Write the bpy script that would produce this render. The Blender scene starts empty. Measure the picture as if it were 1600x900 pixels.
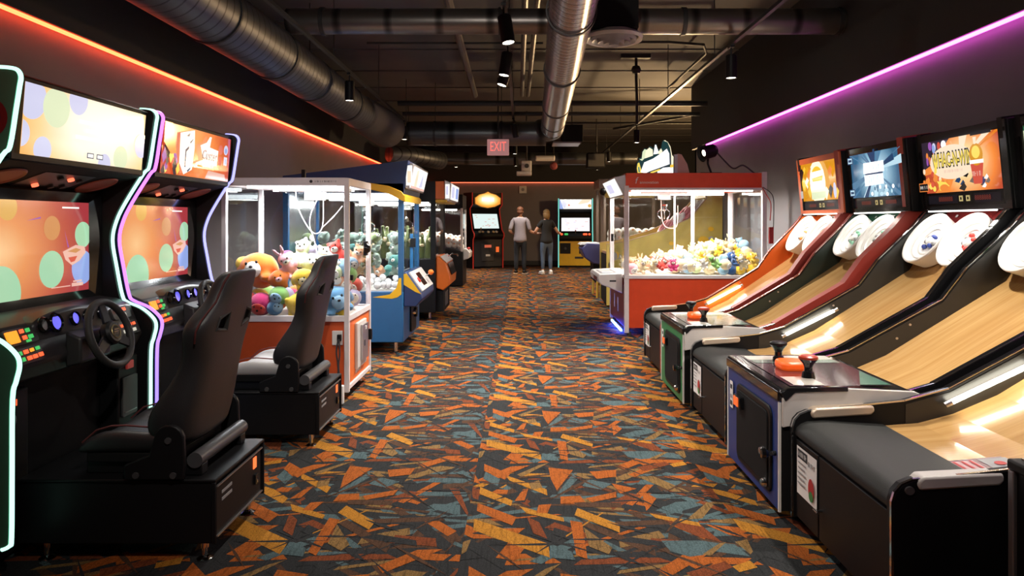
import bpy, bmesh, math, random
from mathutils import Vector, Matrix, Euler
R = math.radians
PI = math.pi
SC = bpy.context.scene
COL = SC.collection
F, VX, VY, H = 1100.0, 814.0, 347.0, 1.38


def P(px, py, Y):
    """photo pixel + distance -> point in the room"""
    return Vector(((px - VX) / F * Y, Y, H + (VY - py) / F * Y))


# ------------------------------------------------------------------ materials
MATS = {}


def new_mat(name):
    m = bpy.data.materials.new(name)
    m.use_nodes = True
    nt = m.node_tree
    nt.nodes.clear()
    out = nt.nodes.new('ShaderNodeOutputMaterial')
    return m, nt, out


def mat(name, col, rough=0.5, metal=0.0, emit=None, es=1.0, var=0.12, scale=9.0, sheen=0.0, coat=0.0, bump=0.0, bscale=None, spec=0.5):
    if name in MATS:
        return MATS[name]
    m, nt, out = new_mat(name)
    N, L = nt.nodes, nt.links
    b = N.new('ShaderNodeBsdfPrincipled')
    L.new(b.outputs[0], out.inputs[0])
    tc = N.new('ShaderNodeTexCoord')
    nz = N.new('ShaderNodeTexNoise')
    nz.inputs['Scale'].default_value = scale
    nz.inputs['Detail'].default_value = 3
    L.new(tc.outputs['Object'], nz.inputs['Vector'])
    mx = N.new('ShaderNodeMix')
    mx.data_type = 'RGBA'
    c = Vector(col[:3])
    mx.inputs['A'].default_value = (*(c * (1 - var)), 1)
    mx.inputs['B'].default_value = (*(c * (1 + var)), 1)
    L.new(nz.outputs['Fac'], mx.inputs['Factor'])
    L.new(mx.outputs['Result'], b.inputs['Base Color'])
    b.inputs['Roughness'].default_value = rough
    b.inputs['Metallic'].default_value = metal
    b.inputs['Specular IOR Level'].default_value = spec
    if sheen:
        b.inputs['Sheen Weight'].default_value = sheen
    if coat:
        b.inputs['Coat Weight'].default_value = coat
        b.inputs['Coat Roughness'].default_value = 0.06
    if emit is not None:
        b.inputs['Emission Color'].default_value = (*emit[:3], 1)
        b.inputs['Emission Strength'].default_value = es
    if bump:
        n2 = N.new('ShaderNodeTexNoise')
        n2.inputs['Scale'].default_value = bscale or 120
        L.new(tc.outputs['Object'], n2.inputs['Vector'])
        bp = N.new('ShaderNodeBump')
        bp.inputs['Strength'].default_value = bump
        bp.inputs['Distance'].default_value = 0.004
        L.new(n2.outputs['Fac'], bp.inputs['Height'])
        L.new(bp.outputs[0], b.inputs['Normal'])
    MATS[name] = m
    return m


def lamp(name, col, s):
    """a glowing lamp or tube"""
    return mat(name, (0.02, 0.02, 0.02), 0.3, emit=col, es=s, var=0)


def screen(name, col, s=1.0):
    """a flat colour on a lit display, behind its glass"""
    return mat(name, (0.004, 0.004, 0.004), 0.12, emit=col, es=s, var=0)


def glow_grad(name, center, inv, stops, s=1.0, noise=0.0, nscale=8.0):
    """lit display picture: colour by distance from a centre in the object's own space"""
    if name in MATS:
        return MATS[name]
    m, nt, out = new_mat(name)
    N, L = nt.nodes, nt.links
    b = N.new('ShaderNodeBsdfPrincipled')
    b.inputs['Base Color'].default_value = (0.004, 0.004, 0.004, 1)
    b.inputs['Roughness'].default_value = 0.12
    L.new(b.outputs[0], out.inputs[0])
    tc = N.new('ShaderNodeTexCoord')
    sub = N.new('ShaderNodeVectorMath'); sub.operation = 'SUBTRACT'
    sub.inputs[1].default_value = center
    mul = N.new('ShaderNodeVectorMath'); mul.operation = 'MULTIPLY'
    mul.inputs[1].default_value = inv
    ln = N.new('ShaderNodeVectorMath'); ln.operation = 'LENGTH'
    L.new(tc.outputs['Object'], sub.inputs[0]); L.new(sub.outputs[0], mul.inputs[0]); L.new(mul.outputs[0], ln.inputs[0])
    src = ln.outputs['Value']
    if noise:
        nz = N.new('ShaderNodeTexNoise'); nz.inputs['Scale'].default_value = nscale; nz.inputs['Detail'].default_value = 4
        L.new(tc.outputs['Object'], nz.inputs['Vector'])
        ma = N.new('ShaderNodeMath'); ma.operation = 'MULTIPLY_ADD'
        ma.inputs[1].default_value = noise
        L.new(nz.outputs['Fac'], ma.inputs[0]); L.new(src, ma.inputs[2])
        mb = N.new('ShaderNodeMath'); mb.operation = 'SUBTRACT'; mb.inputs[1].default_value = noise * .5
        L.new(ma.outputs[0], mb.inputs[0]); src = mb.outputs[0]
    cr = N.new('ShaderNodeValToRGB')
    e = cr.color_ramp.elements
    while len(e) < len(stops):
        e.new(0.5)
    for k, (p, c) in enumerate(stops):
        e[k].position = p; e[k].color = (*c, 1)
    L.new(src, cr.inputs[0])
    L.new(cr.outputs[0], b.inputs['Emission Color'])
    b.inputs['Emission Strength'].default_value = s
    MATS[name] = m
    return m


def glass(name, tint=(0.96, 0.97, 0.97), refl=0.9, ior=1.28):
    if name in MATS:
        return MATS[name]
    m, nt, out = new_mat(name)
    N, L = nt.nodes, nt.links
    t = N.new('ShaderNodeBsdfTransparent'); t.inputs[0].default_value = (*tint, 1)
    g = N.new('ShaderNodeBsdfGlossy'); g.inputs['Roughness'].default_value = 0.02
    g.inputs['Color'].default_value = (refl, refl, refl, 1)
    fr0 = N.new('ShaderNodeFresnel'); fr0.inputs[0].default_value = ior
    ge = N.new('ShaderNodeNewGeometry'); iv = N.new('ShaderNodeMath'); iv.operation = 'SUBTRACT'; iv.inputs[0].default_value = 1
    L.new(ge.outputs['Backfacing'], iv.inputs[1]); fr = N.new('ShaderNodeMath'); fr.operation = 'MULTIPLY'
    L.new(fr0.outputs[0], fr.inputs[0]); L.new(iv.outputs[0], fr.inputs[1])
    mx = N.new('ShaderNodeMixShader')
    L.new(fr.outputs[0], mx.inputs[0]); L.new(t.outputs[0], mx.inputs[1]); L.new(g.outputs[0], mx.inputs[2])
    L.new(mx.outputs[0], out.inputs[0])
    MATS[name] = m
    return m


def wood(name, c1, c2, c3, rough=0.2):
    m, nt, out = new_mat(name)
    N, L = nt.nodes, nt.links
    b = N.new('ShaderNodeBsdfPrincipled'); L.new(b.outputs[0], out.inputs[0])
    tc = N.new('ShaderNodeTexCoord')
    mp = N.new('ShaderNodeMapping'); mp.inputs['Scale'].default_value = (1.1, 26, 1.5)
    L.new(tc.outputs['Object'], mp.inputs[0])
    n1 = N.new('ShaderNodeTexNoise'); n1.inputs['Scale'].default_value = 1.0; n1.inputs['Detail'].default_value = 5
    L.new(mp.outputs[0], n1.inputs['Vector'])
    mp2 = N.new('ShaderNodeMapping'); mp2.inputs['Scale'].default_value = (2.5, 120, 3)
    L.new(tc.outputs['Object'], mp2.inputs[0])
    n2 = N.new('ShaderNodeTexNoise'); n2.inputs['Scale'].default_value = 1.0; n2.inputs['Detail'].default_value = 2
    L.new(mp2.outputs[0], n2.inputs['Vector'])
    cr = N.new('ShaderNodeValToRGB')
    cr.color_ramp.elements[0].position = .3; cr.color_ramp.elements[0].color = (*c1, 1)
    cr.color_ramp.elements[1].position = .7; cr.color_ramp.elements[1].color = (*c2, 1)
    L.new(n1.outputs['Fac'], cr.inputs[0])
    mx = N.new('ShaderNodeMix'); mx.data_type = 'RGBA'
    L.new(cr.outputs[0], mx.inputs['A']); mx.inputs['B'].default_value = (*c3, 1)
    mr = N.new('ShaderNodeMapRange'); mr.inputs['From Min'].default_value = .5; mr.inputs['From Max'].default_value = .8
    mr.inputs['To Max'].default_value = .5
    L.new(n2.outputs['Fac'], mr.inputs[0]); L.new(mr.outputs[0], mx.inputs['Factor'])
    L.new(mx.outputs['Result'], b.inputs['Base Color'])
    b.inputs['Roughness'].default_value = rough
    b.inputs['Coat Weight'].default_value = 0.5; b.inputs['Coat Roughness'].default_value = 0.05
    MATS[name] = m
    return m


def carpet_mat(name, col, streak):
    m, nt, out = new_mat(name)
    N, L = nt.nodes, nt.links
    b = N.new('ShaderNodeBsdfPrincipled'); L.new(b.outputs[0], out.inputs[0])
    tc = N.new('ShaderNodeTexCoord')
    n1 = N.new('ShaderNodeTexNoise'); n1.inputs['Scale'].default_value = 190; n1.inputs['Detail'].default_value = 2
    L.new(tc.outputs['Object'], n1.inputs['Vector'])
    mp = N.new('ShaderNodeMapping'); mp.inputs['Scale'].default_value = (90, 9, 1); mp.inputs['Rotation'].default_value = (0, 0, .7)
    L.new(tc.outputs['Object'], mp.inputs[0])
    n2 = N.new('ShaderNodeTexNoise'); n2.inputs['Scale'].default_value = 1; n2.inputs['Detail'].default_value = 3
    L.new(mp.outputs[0], n2.inputs['Vector'])
    n3 = N.new('ShaderNodeTexNoise'); n3.inputs['Scale'].default_value = 14; n3.inputs['Detail'].default_value = 3
    L.new(tc.outputs['Object'], n3.inputs['Vector'])
    c = Vector(col)
    def mixn(fac, a, bb, lo, hi):
        mr = N.new('ShaderNodeMapRange'); mr.inputs['From Min'].default_value = lo; mr.inputs['From Max'].default_value = hi
        L.new(fac, mr.inputs[0])
        mx = N.new('ShaderNodeMix'); mx.data_type = 'RGBA'
        L.new(mr.outputs[0], mx.inputs['Factor'])
        for s, v in (('A', a), ('B', bb)):
            if isinstance(v, Vector): mx.inputs[s].default_value = (*v, 1)
            else: L.new(v, mx.inputs[s])
        return mx.outputs['Result']
    base = mixn(n1.outputs['Fac'], c * .55, c * 1.3, .3, .7)
    wear = mixn(n2.outputs['Fac'], base, c * streak, .52, .62)
    mx = N.new('ShaderNodeMix'); mx.data_type = 'RGBA'
    L.new(n3.outputs['Fac'], mx.inputs['Factor']); L.new(base, mx.inputs['A']); L.new(wear, mx.inputs['B'])
    L.new(mx.outputs['Result'], b.inputs['Base Color'])
    b.inputs['Roughness'].default_value = .95
    b.inputs['Specular IOR Level'].default_value = .15
    bp = N.new('ShaderNodeBump'); bp.inputs['Strength'].default_value = .5; bp.inputs['Distance'].default_value = .003
    L.new(n1.outputs['Fac'], bp.inputs['Height']); L.new(bp.outputs[0], b.inputs['Normal'])
    MATS[name] = m
    return m


def duct_mat(name, axis, col, rough=.28, pitch=.1):
    """spiral duct: galvanised steel with a rolled seam"""
    m, nt, out = new_mat(name)
    N, L = nt.nodes, nt.links
    b = N.new('ShaderNodeBsdfPrincipled'); L.new(b.outputs[0], out.inputs[0])
    b.inputs['Metallic'].default_value = .85; b.inputs['Roughness'].default_value = rough
    tc = N.new('ShaderNodeTexCoord')
    wv = N.new('ShaderNodeTexWave'); wv.wave_type = 'BANDS'; wv.bands_direction = axis
    wv.inputs['Scale'].default_value = .314 / pitch; wv.inputs['Distortion'].default_value = 0
    L.new(tc.outputs['Object'], wv.inputs['Vector'])
    cr = N.new('ShaderNodeValToRGB')
    cr.color_ramp.elements[0].position = .0; cr.color_ramp.elements[0].color = (.25, .25, .25, 1)
    cr.color_ramp.elements[1].position = .10; cr.color_ramp.elements[1].color = (1, 1, 1, 1)
    L.new(wv.outputs['Fac'], cr.inputs[0])
    mx = N.new('ShaderNodeMix'); mx.data_type = 'RGBA'; mx.blend_type = 'MULTIPLY'; mx.inputs['Factor'].default_value = 1
    mx.inputs['A'].default_value = (*col, 1); L.new(cr.outputs[0], mx.inputs['B'])
    L.new(mx.outputs['Result'], b.inputs['Base Color'])
    bp = N.new('ShaderNodeBump'); bp.inputs['Strength'].default_value = .22; bp.inputs['Distance'].default_value = .004
    L.new(wv.outputs['Fac'], bp.inputs['Height']); L.new(bp.outputs[0], b.inputs['Normal'])
    MATS[name] = m
    return m


def plush(name, col):
    return mat(name, col, .95, sheen=.5, var=.22, scale=45, bump=.8, bscale=70, spec=.1)


# ------------------------------------------------------------------ mesh builder
class MB:
    def __init__(s, M=None):
        s.v, s.f, s.m, s.mats = [], [], [], []
        s.M = M

    def mi(s, m):
        if m not in s.mats:
            s.mats.append(m)
        return s.mats.index(m)

    def add(s, vs, fs, m):
        o = len(s.v)
        if s.M is not None:
            vs = [s.M @ Vector(v) for v in vs]
        s.v += [tuple(v) for v in vs]
        k = s.mi(m)
        for f in fs:
            s.f.append([i + o for i in f]); s.m.append(k)
        return s

    def poly(s, pts, m):
        return s.add(pts, [list(range(len(pts)))], m)

    def box(s, x0, x1, y0, y1, z0, z1, m):
        vs = [(x, y, z) for x in (x0, x1) for y in (y0, y1) for z in (z0, z1)]
        return s.add(vs, [(0, 1, 3, 2), (4, 6, 7, 5), (0, 4, 5, 1), (2, 3, 7, 6), (0, 2, 6, 4), (1, 5, 7, 3)], m)

    def prism(s, pts, axis, a, b, m):
        n = len(pts)
        def mk(p, t):
            if axis == 'y': return (p[0], t, p[1])
            if axis == 'x': return (t, p[0], p[1])
            return (p[0], p[1], t)
        vs = [mk(p, a) for p in pts] + [mk(p, b) for p in pts]
        fs = [list(range(n)), list(range(2 * n - 1, n - 1, -1))]
        fs += [(i, (i + 1) % n, n + (i + 1) % n, n + i) for i in range(n)]
        return s.add(vs, fs, m)

    def sheet(s, pts, axis, a, b, m, t=0.0):
        """open strip following pts (2-D path), extruded along an axis, thickness t downward"""
        if t:
            q = list(pts) + [(p[0], p[1] - t) for p in reversed(pts)]
            n = len(pts)
            for i in range(n - 1):
                s.prism([pts[i], pts[i + 1], (pts[i + 1][0], pts[i + 1][1] - t), (pts[i][0], pts[i][1] - t)], axis, a, b, m)
            return s
        for i in range(len(pts) - 1):
            p, q = pts[i], pts[i + 1]
            if axis == 'y': s.poly([(p[0], a, p[1]), (q[0], a, q[1]), (q[0], b, q[1]), (p[0], b, p[1])], m)
        return s

    @staticmethod
    def frame(d):
        d = Vector(d).normalized()
        u = d.cross(Vector((0, 0, 1)))
        if u.length < 1e-4: u = Vector((1, 0, 0))
        u.normalize()
        return d, u, u.cross(d).normalized() * -1

    def cyl(s, p0, p1, r0, m, r1=None, n=16, caps=True):
        r1 = r0 if r1 is None else r1
        p0, p1 = Vector(p0), Vector(p1)
        d, u, w = s.frame(p1 - p0)
        vs = []
        for p, r in ((p0, r0), (p1, r1)):
            vs += [p + (u * math.cos(2 * PI * k / n) + w * math.sin(2 * PI * k / n)) * r for k in range(n)]
        fs = [(k, (k + 1) % n, n + (k + 1) % n, n + k) for k in range(n)]
        if caps:
            fs += [list(range(n - 1, -1, -1)), list(range(n, 2 * n))]
        return s.add(vs, fs, m)

    def tube(s, path, r, m, n=8, closed=False, caps=True):
        pts = [Vector(p) for p in path]
        N = len(pts)
        rs = r if isinstance(r, (list, tuple)) else [r] * N
        vs = []
        up = None
        for i, p in enumerate(pts):
            if closed:
                d = pts[(i + 1) % N] - pts[i - 1]
            else:
                d = pts[min(i + 1, N - 1)] - pts[max(i - 1, 0)]
            d.normalize()
            if up is None:
                up = d.cross(Vector((0, 0, 1)))
                if up.length < .1: up = d.cross(Vector((0, 1, 0)))
            up = (up - d * up.dot(d)).normalized()
            w = d.cross(up)
            vs += [p + (up * math.cos(2 * PI * k / n) + w * math.sin(2 * PI * k / n)) * rs[i] for k in range(n)]
        fs = []
        for i in range(N if closed else N - 1):
            j = (i + 1) % N
            fs += [(i * n + k, i * n + (k + 1) % n, j * n + (k + 1) % n, j * n + k) for k in range(n)]
        if caps and not closed:
            fs += [list(range(n - 1, -1, -1)), [(N - 1) * n + k for k in range(n)]]
        return s.add(vs, fs, m)

    def lathe(s, prof, o, ax, m, n=24, mats=None):
        """prof: (radius, height along ax)"""
        o = Vector(o)
        d, u, w = s.frame(ax)
        for i in range(len(prof) - 1):
            (ra, ha), (rb, hb) = prof[i], prof[i + 1]
            mm = mats[i] if mats else m
            A = [o + d * ha + (u * math.cos(2 * PI * k / n) + w * math.sin(2 * PI * k / n)) * ra for k in range(n)]
            B = [o + d * hb + (u * math.cos(2 * PI * k / n) + w * math.sin(2 * PI * k / n)) * rb for k in range(n)]
            s.add(A + B, [(k, (k + 1) % n, n + (k + 1) % n, n + k) for k in range(n)], mm)
        return s

    def ball(s, c, r, m, rot=None, n=14, k=9):
        if not isinstance(r, (tuple, list)): r = (r, r, r)
        Mx = Matrix.Translation(Vector(c)) @ (Euler(rot).to_matrix().to_4x4() if rot else Matrix.Identity(4))
        vs = [Mx @ Vector((0, 0, -r[2]))]
        for i in range(1, k):
            t = -PI / 2 + PI * i / k
            for j in range(n):
                a = 2 * PI * j / n
                vs.append(Mx @ Vector((r[0] * math.cos(t) * math.cos(a), r[1] * math.cos(t) * math.sin(a), r[2] * math.sin(t))))
        vs.append(Mx @ Vector((0, 0, r[2])))
        fs = [(0, 1 + (j + 1) % n, 1 + j) for j in range(n)]
        for i in range(k - 2):
            a, b = 1 + i * n, 1 + (i + 1) * n
            fs += [(a + j, a + (j + 1) % n, b + (j + 1) % n, b + j) for j in range(n)]
        a, t = 1 + (k - 2) * n, len(vs) - 1
        fs += [(a + j, a + (j + 1) % n, t) for j in range(n)]
        return s.add(vs, fs, m)

    def torus(s, c, ax, Rr, r, m, n=32, k=10):
        d, u, w = s.frame(ax)
        c = Vector(c)
        return s.tube([c + (u * math.cos(2 * PI * i / n) + w * math.sin(2 * PI * i / n)) * Rr for i in range(n)], r, m, k, closed=True)

    def text(s, txt, size, o, U, V, m, shear=0, depth=0.0, width=None, bold=0.0):
        """lettering as mesh: o = centre, U right, V up"""
        cu = bpy.data.curves.new('t', 'FONT')
        cu.body = txt; cu.size = size; cu.align_x = 'CENTER'; cu.align_y = 'CENTER'
        cu.shear = shear; cu.extrude = depth; cu.offset = bold; cu.resolution_u = 2
        ob = bpy.data.objects.new('t', cu)
        COL.objects.link(ob)
        dg = bpy.context.evaluated_depsgraph_get()
        me = bpy.data.meshes.new_from_object(ob.evaluated_get(dg))
        bpy.data.objects.remove(ob); bpy.data.curves.remove(cu)
        U, V, o = Vector(U).normalized(), Vector(V).normalized(), Vector(o)
        Wn = U.cross(V)
        kx = 1.0
        if width and len(me.vertices):
            xs = [q.co.x for q in me.vertices]
            kx = width / max(max(xs) - min(xs), 1e-6)
        s.add([o + U * (q.co.x * kx) + V * q.co.y + Wn * q.co.z for q in me.vertices], [list(p.vertices) for p in me.polygons], m)
        bpy.data.meshes.remove(me)
        return s

    def build(s, name, parent=None, bevel=0.0, smooth=35, seg=2, sub=0, recalc=True):
        me = bpy.data.meshes.new(name)
        me.from_pydata(s.v, [], s.f)
        for m in s.mats: me.materials.append(m)
        me.polygons.foreach_set('material_index', s.m)
        if recalc:
            bm = bmesh.new(); bm.from_mesh(me)
            bmesh.ops.recalc_face_normals(bm, faces=bm.faces)
            bm.to_mesh(me); bm.free()
        if smooth:
            me.shade_smooth()
            me.set_sharp_from_angle(angle=R(smooth))
        me.update()
        o = bpy.data.objects.new(name, me)
        COL.objects.link(o)
        if parent: o.parent = parent
        if bevel:
            b = o.modifiers.new('b', 'BEVEL'); b.width = bevel; b.segments = seg; b.limit_method = 'ANGLE'; b.angle_limit = R(40)
            b.harden_normals = False
        if sub:
            q = o.modifiers.new('s', 'SUBSURF'); q.levels = sub; q.render_levels = sub
        return o


class Art(MB):
    """flat picture on a plane: o centre, U right, V up; layers step outwards"""
    def __init__(s, o, U, V):
        super().__init__()
        s.o, s.U, s.Vv = Vector(o), Vector(U).normalized(), Vector(V).normalized()
        s.N = s.U.cross(s.Vv); s.k = 0

    def at(s, u, v): return s.o + s.U * u + s.Vv * v + s.N * (s.k * .0006)
    def up(s): s.k += 1; return s

    def shape(s, pts, m): s.up(); return s.poly([s.at(*p) for p in pts], m)
    def rect(s, u0, u1, v0, v1, m): return s.shape([(u0, v0), (u1, v0), (u1, v1), (u0, v1)], m)

    def disc(s, u, v, ru, m, rv=None, clip=None, n=28):
        rv = rv or ru
        pts = [(u + ru * math.cos(2 * PI * i / n), v + rv * math.sin(2 * PI * i / n)) for i in range(n)]
        if clip:
            pts = [(min(max(a, clip[0]), clip[1]), min(max(b, clip[2]), clip[3])) for a, b in pts]
        return s.shape(pts, m)

    def scrib(s, u0, u1, v, h, m, seed=1):
        """lettering too blurred to read: a row of short strokes"""
        rr = random.Random(seed); s.up(); u = u0; w = h * .16
        while u < u1 - h * .3:
            k = rr.random()
            s.poly([s.at(u, v - h / 2), s.at(u + w, v - h / 2), s.at(u + w, v + h / 2), s.at(u, v + h / 2)], m)
            if k > .25: s.poly([s.at(u, v + h * (.34 if k > .6 else -.06)), s.at(u + h * .42, v + h * (.34 if k > .6 else -.06)), s.at(u + h * .42, v + h * (.5 if k > .6 else .1)), s.at(u, v + h * (.5 if k > .6 else .1))], m)
            if k > .5: s.poly([s.at(u + h * .34, v - h * .5), s.at(u + h * .46, v - h * .5), s.at(u + h * .46, v + h * .3), s.at(u + h * .34, v + h * .3)], m)
            u += h * rr.choice([.62, .7, .78, .62, 1.1])
        return s

    def write(s, txt, size, u, v, m, **k): s.up(); return s.text(txt, size, s.at(u, v), s.U, s.Vv, m, **k)


def tag(o, label=None, cat=None, group=None, kind=None):
    if label: o['label'] = label
    if cat: o['category'] = cat
    if group: o['group'] = group
    if kind: o['kind'] = kind
    return o


def thing(name, label, cat, loc=(0, 0, 0), rz=0, group=None):
    o = bpy.data.objects.new(name, None)
    COL.objects.link(o)
    o.empty_display_size = .1
    o.location = loc; o.rotation_euler = (0, 0, rz)
    return tag(o, label, cat, group)


def dup(root, label=None, loc=None, rot=None, sc=None, swap=None, group=None):
    def cp(o, par):
        c = o.copy(); COL.objects.link(c)
        if par: c.parent = par
        for ch in list(o.children): cp(ch, c)
        return c
    r = cp(root, None)
    if loc is not None: r.location = loc
    if rot is not None: r.rotation_euler = rot
    if sc is not None: r.scale = (sc, sc, sc)
    if label: r['label'] = label
    if group: r['group'] = group
    return r


def struct(o): o['kind'] = 'structure'; return o


def arc(cx, cy, r, a0, a1, n=6):
    return [(cx + r * math.cos(R(a0 + (a1 - a0) * i / n)), cy + r * math.sin(R(a0 + (a1 - a0) * i / n))) for i in range(n + 1)]


def rrect(x0, x1, y0, y1, r, n=4):
    return arc(x1 - r, y1 - r, r, 0, 90, n) + arc(x0 + r, y1 - r, r, 90, 180, n) + arc(x0 + r, y0 + r, r, 180, 270, n) + arc(x1 - r, y0 + r, r, 270, 360, n)


def light(name, kind, loc, power, col=(1, 1, 1), size=.1, rot=(0, 0, 0), spot=None, blend=.6, size_y=None):
    d = bpy.data.lights.new(name, kind)
    d.energy = power; d.color = col
    if kind == 'AREA':
        d.size = size
        if size_y: d.shape = 'RECTANGLE'; d.size_y = size_y
    else: d.shadow_soft_size = size
    if kind == 'SPOT': d.spot_size = R(spot or 90); d.spot_blend = blend
    o = bpy.data.objects.new(name, d); COL.objects.link(o)
    o.location = loc; o.rotation_euler = rot
    return o


# ------------------------------------------------------------------ common materials
BLK = mat('black_laminate', (.008, .008, .009), .45, spec=.22)
BLKG = mat('black_gloss', (.008, .008, .009), .12, coat=.4)
BLKM = mat('black_matte', (.008, .008, .0085), .75, spec=.18)
RUB = mat('black_rubber', (.02, .02, .02), .6, bump=.3, bscale=300)
CHR = mat('chrome', (.75, .75, .76), .12, 1.0, var=.03)
ALU = mat('brushed_aluminium', (.55, .54, .55), .32, .9, var=.06, scale=30)
SIL = mat('silver_paint', (.62, .59, .56), .45, .0)
WHT = mat('white_paint', (.75, .74, .72), .4)
WPL = mat('white_plastic', (.85, .85, .84), .3, coat=.3)
PAPER = mat('paper', (.8, .78, .76), .7)
INK = mat('ink', (.03, .03, .035), .7)
REDP = mat('print_red', (.45, .03, .03), .6)
GRNP = mat('print_green', (.06, .22, .06), .6)
GRAY = mat('dark_grey', (.05, .05, .052), .5)
GLS = glass('clear_glass')
GLS2 = glass('acrylic', (.93, .95, .95))
EOFF = mat('soft_grey', (.3, .3, .31), .5)
# ================================================================== SETTING
XL, XR, YB, YF, ZC = -3.24, 3.24, 22.6, -1.6, 3.9
PAINT = mat('wall_charcoal', (.20, .185, .20), .7, var=.08, scale=3, bump=.15, bscale=200)
PAINTD = mat('wall_black', (.020, .020, .022), .75, var=.1, scale=3)
CEIL = mat('ceiling_deck', (.088, .086, .080), .85, var=.3, scale=1.6, bump=.3, bscale=20)
BASEB = mat('baseboard_black', (.012, .012, .012), .5)
PAINTR = mat('wall_slate', (.19, .185, .20), .7, var=.08, scale=3, bump=.15, bscale=200)

# --- carpet: shards of a woven pattern repeating every 1.2 m
CB = carpet_mat('carpet_charcoal', (.026, .027, .028), .45)
CO = carpet_mat('carpet_orange', (.34, .088, .014), .40)
CR = carpet_mat('carpet_rust', (.17, .044, .015), .42)
CY = carpet_mat('carpet_amber', (.40, .17, .02), .42)
CT = carpet_mat('carpet_teal', (.07, .108, .115), .4)
CN = carpet_mat('carpet_tan', (.20, .115, .040), .22)
CD = carpet_mat('carpet_umber', (.075, .038, .022), .35)


def zf(x, y):
    Y = 1518.0 / (560 + y * .37775 - 347)
    return ((600 + x * .37775 - VX) / F * Y, Y)


SH = [  # (colour, outline read off the floor)
    (CT, [(0, 755), (170, 755), (250, 770), (160, 810), (60, 822), (0, 800)]), (CT, [(180, 800), (240, 765), (290, 770), (310, 820)]),
    (CN, [(300, 760), (360, 750), (340, 800), (320, 812)]), (CN, [(120, 812), (235, 765), (262, 762), (150, 818)]),
    (CR, [(70, 655), (220, 690), (245, 762), (160, 735)]), (CY, [(50, 642), (220, 680), (215, 697), (60, 662)]),
    (CO, [(240, 688), (368, 700), (365, 745), (300, 730)]), (CN, [(180, 668), (330, 595), (345, 607), (250, 663)]),
    (CT, [(85, 630), (200, 595), (310, 588), (140, 645)]), (CO, [(45, 632), (100, 545), (132, 580), (72, 618)]),
    (CN, [(130, 490), (200, 488), (320, 572), (220, 550)]), (CO, [(240, 488), (360, 483), (400, 522), (300, 512)]),
    (CO, [(0, 518), (85, 540), (0, 560)]), (CR, [(345, 545), (395, 540), (390, 592), (350, 570)]), (CT, [(185, 545), (310, 590), (250, 592)]),
    (CO, [(100, 482), (270, 430), (284, 440), (120, 492)]), (CR, [(160, 452), (300, 428), (310, 440), (180, 468)]),
    (CO, [(0, 830), (110, 830), (132, 846), (40, 872)]), (CY, [(200, 862), (295, 838), (302, 866), (210, 886)]),
    (CO, [(388, 600), (548, 658), (530, 692), (384, 632)]), (CN, [(825, 700), (945, 785), (930, 812), (850, 780)]),
    (CT, [(685, 768), (775, 800), (792, 836), (690, 826)]), (CO, [(520, 756), (592, 774), (540, 838), (462, 826)]),
    (CY, [(372, 665), (680, 768), (686, 826), (370, 712)]), (CY, [(800, 620), (975, 690), (975, 722), (788, 650)]),
    (CO, [(770, 672), (820, 680), (842, 832), (795, 815)]), (CR, [(590, 655), (642, 680), (676, 748), (618, 725)]),
    (CY, [(560, 613), (742, 660), (745, 677), (590, 642)]), (CO, [(640, 608), (692, 604), (676, 642), (630, 640)]),
    (CY, [(398, 533), (532, 590), (525, 612), (395, 562)]), (CO, [(540, 592), (575, 543), (597, 540), (582, 588)]),
    (CY, [(500, 483), (672, 543), (676, 568), (520, 507)]), (CO, [(415, 438), (522, 480), (500, 503), (414, 467)]),
    (CO, [(680, 453), (782, 463), (715, 548), (690, 500)]), (CT, [(782, 478), (802, 500), (740, 568), (716, 560)]),
    (CO, [(730, 573), (812, 570), (832, 595), (730, 603)]), (CO, [(835, 580), (960, 553), (960, 576), (860, 597)]),
    (CN, [(550, 482), (640, 443), (682, 433), (570, 492)]), (CT, [(420, 470), (480, 500), (470, 530), (410, 500)]),
    (CO, [(850, 470), (960, 462), (960, 490), (880, 500)]), (CT, [(840, 500), (940, 520), (900, 545), (820, 530)]),
    (CN, [(600, 520), (640, 505), (655, 535), (610, 545)]),
]


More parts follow.
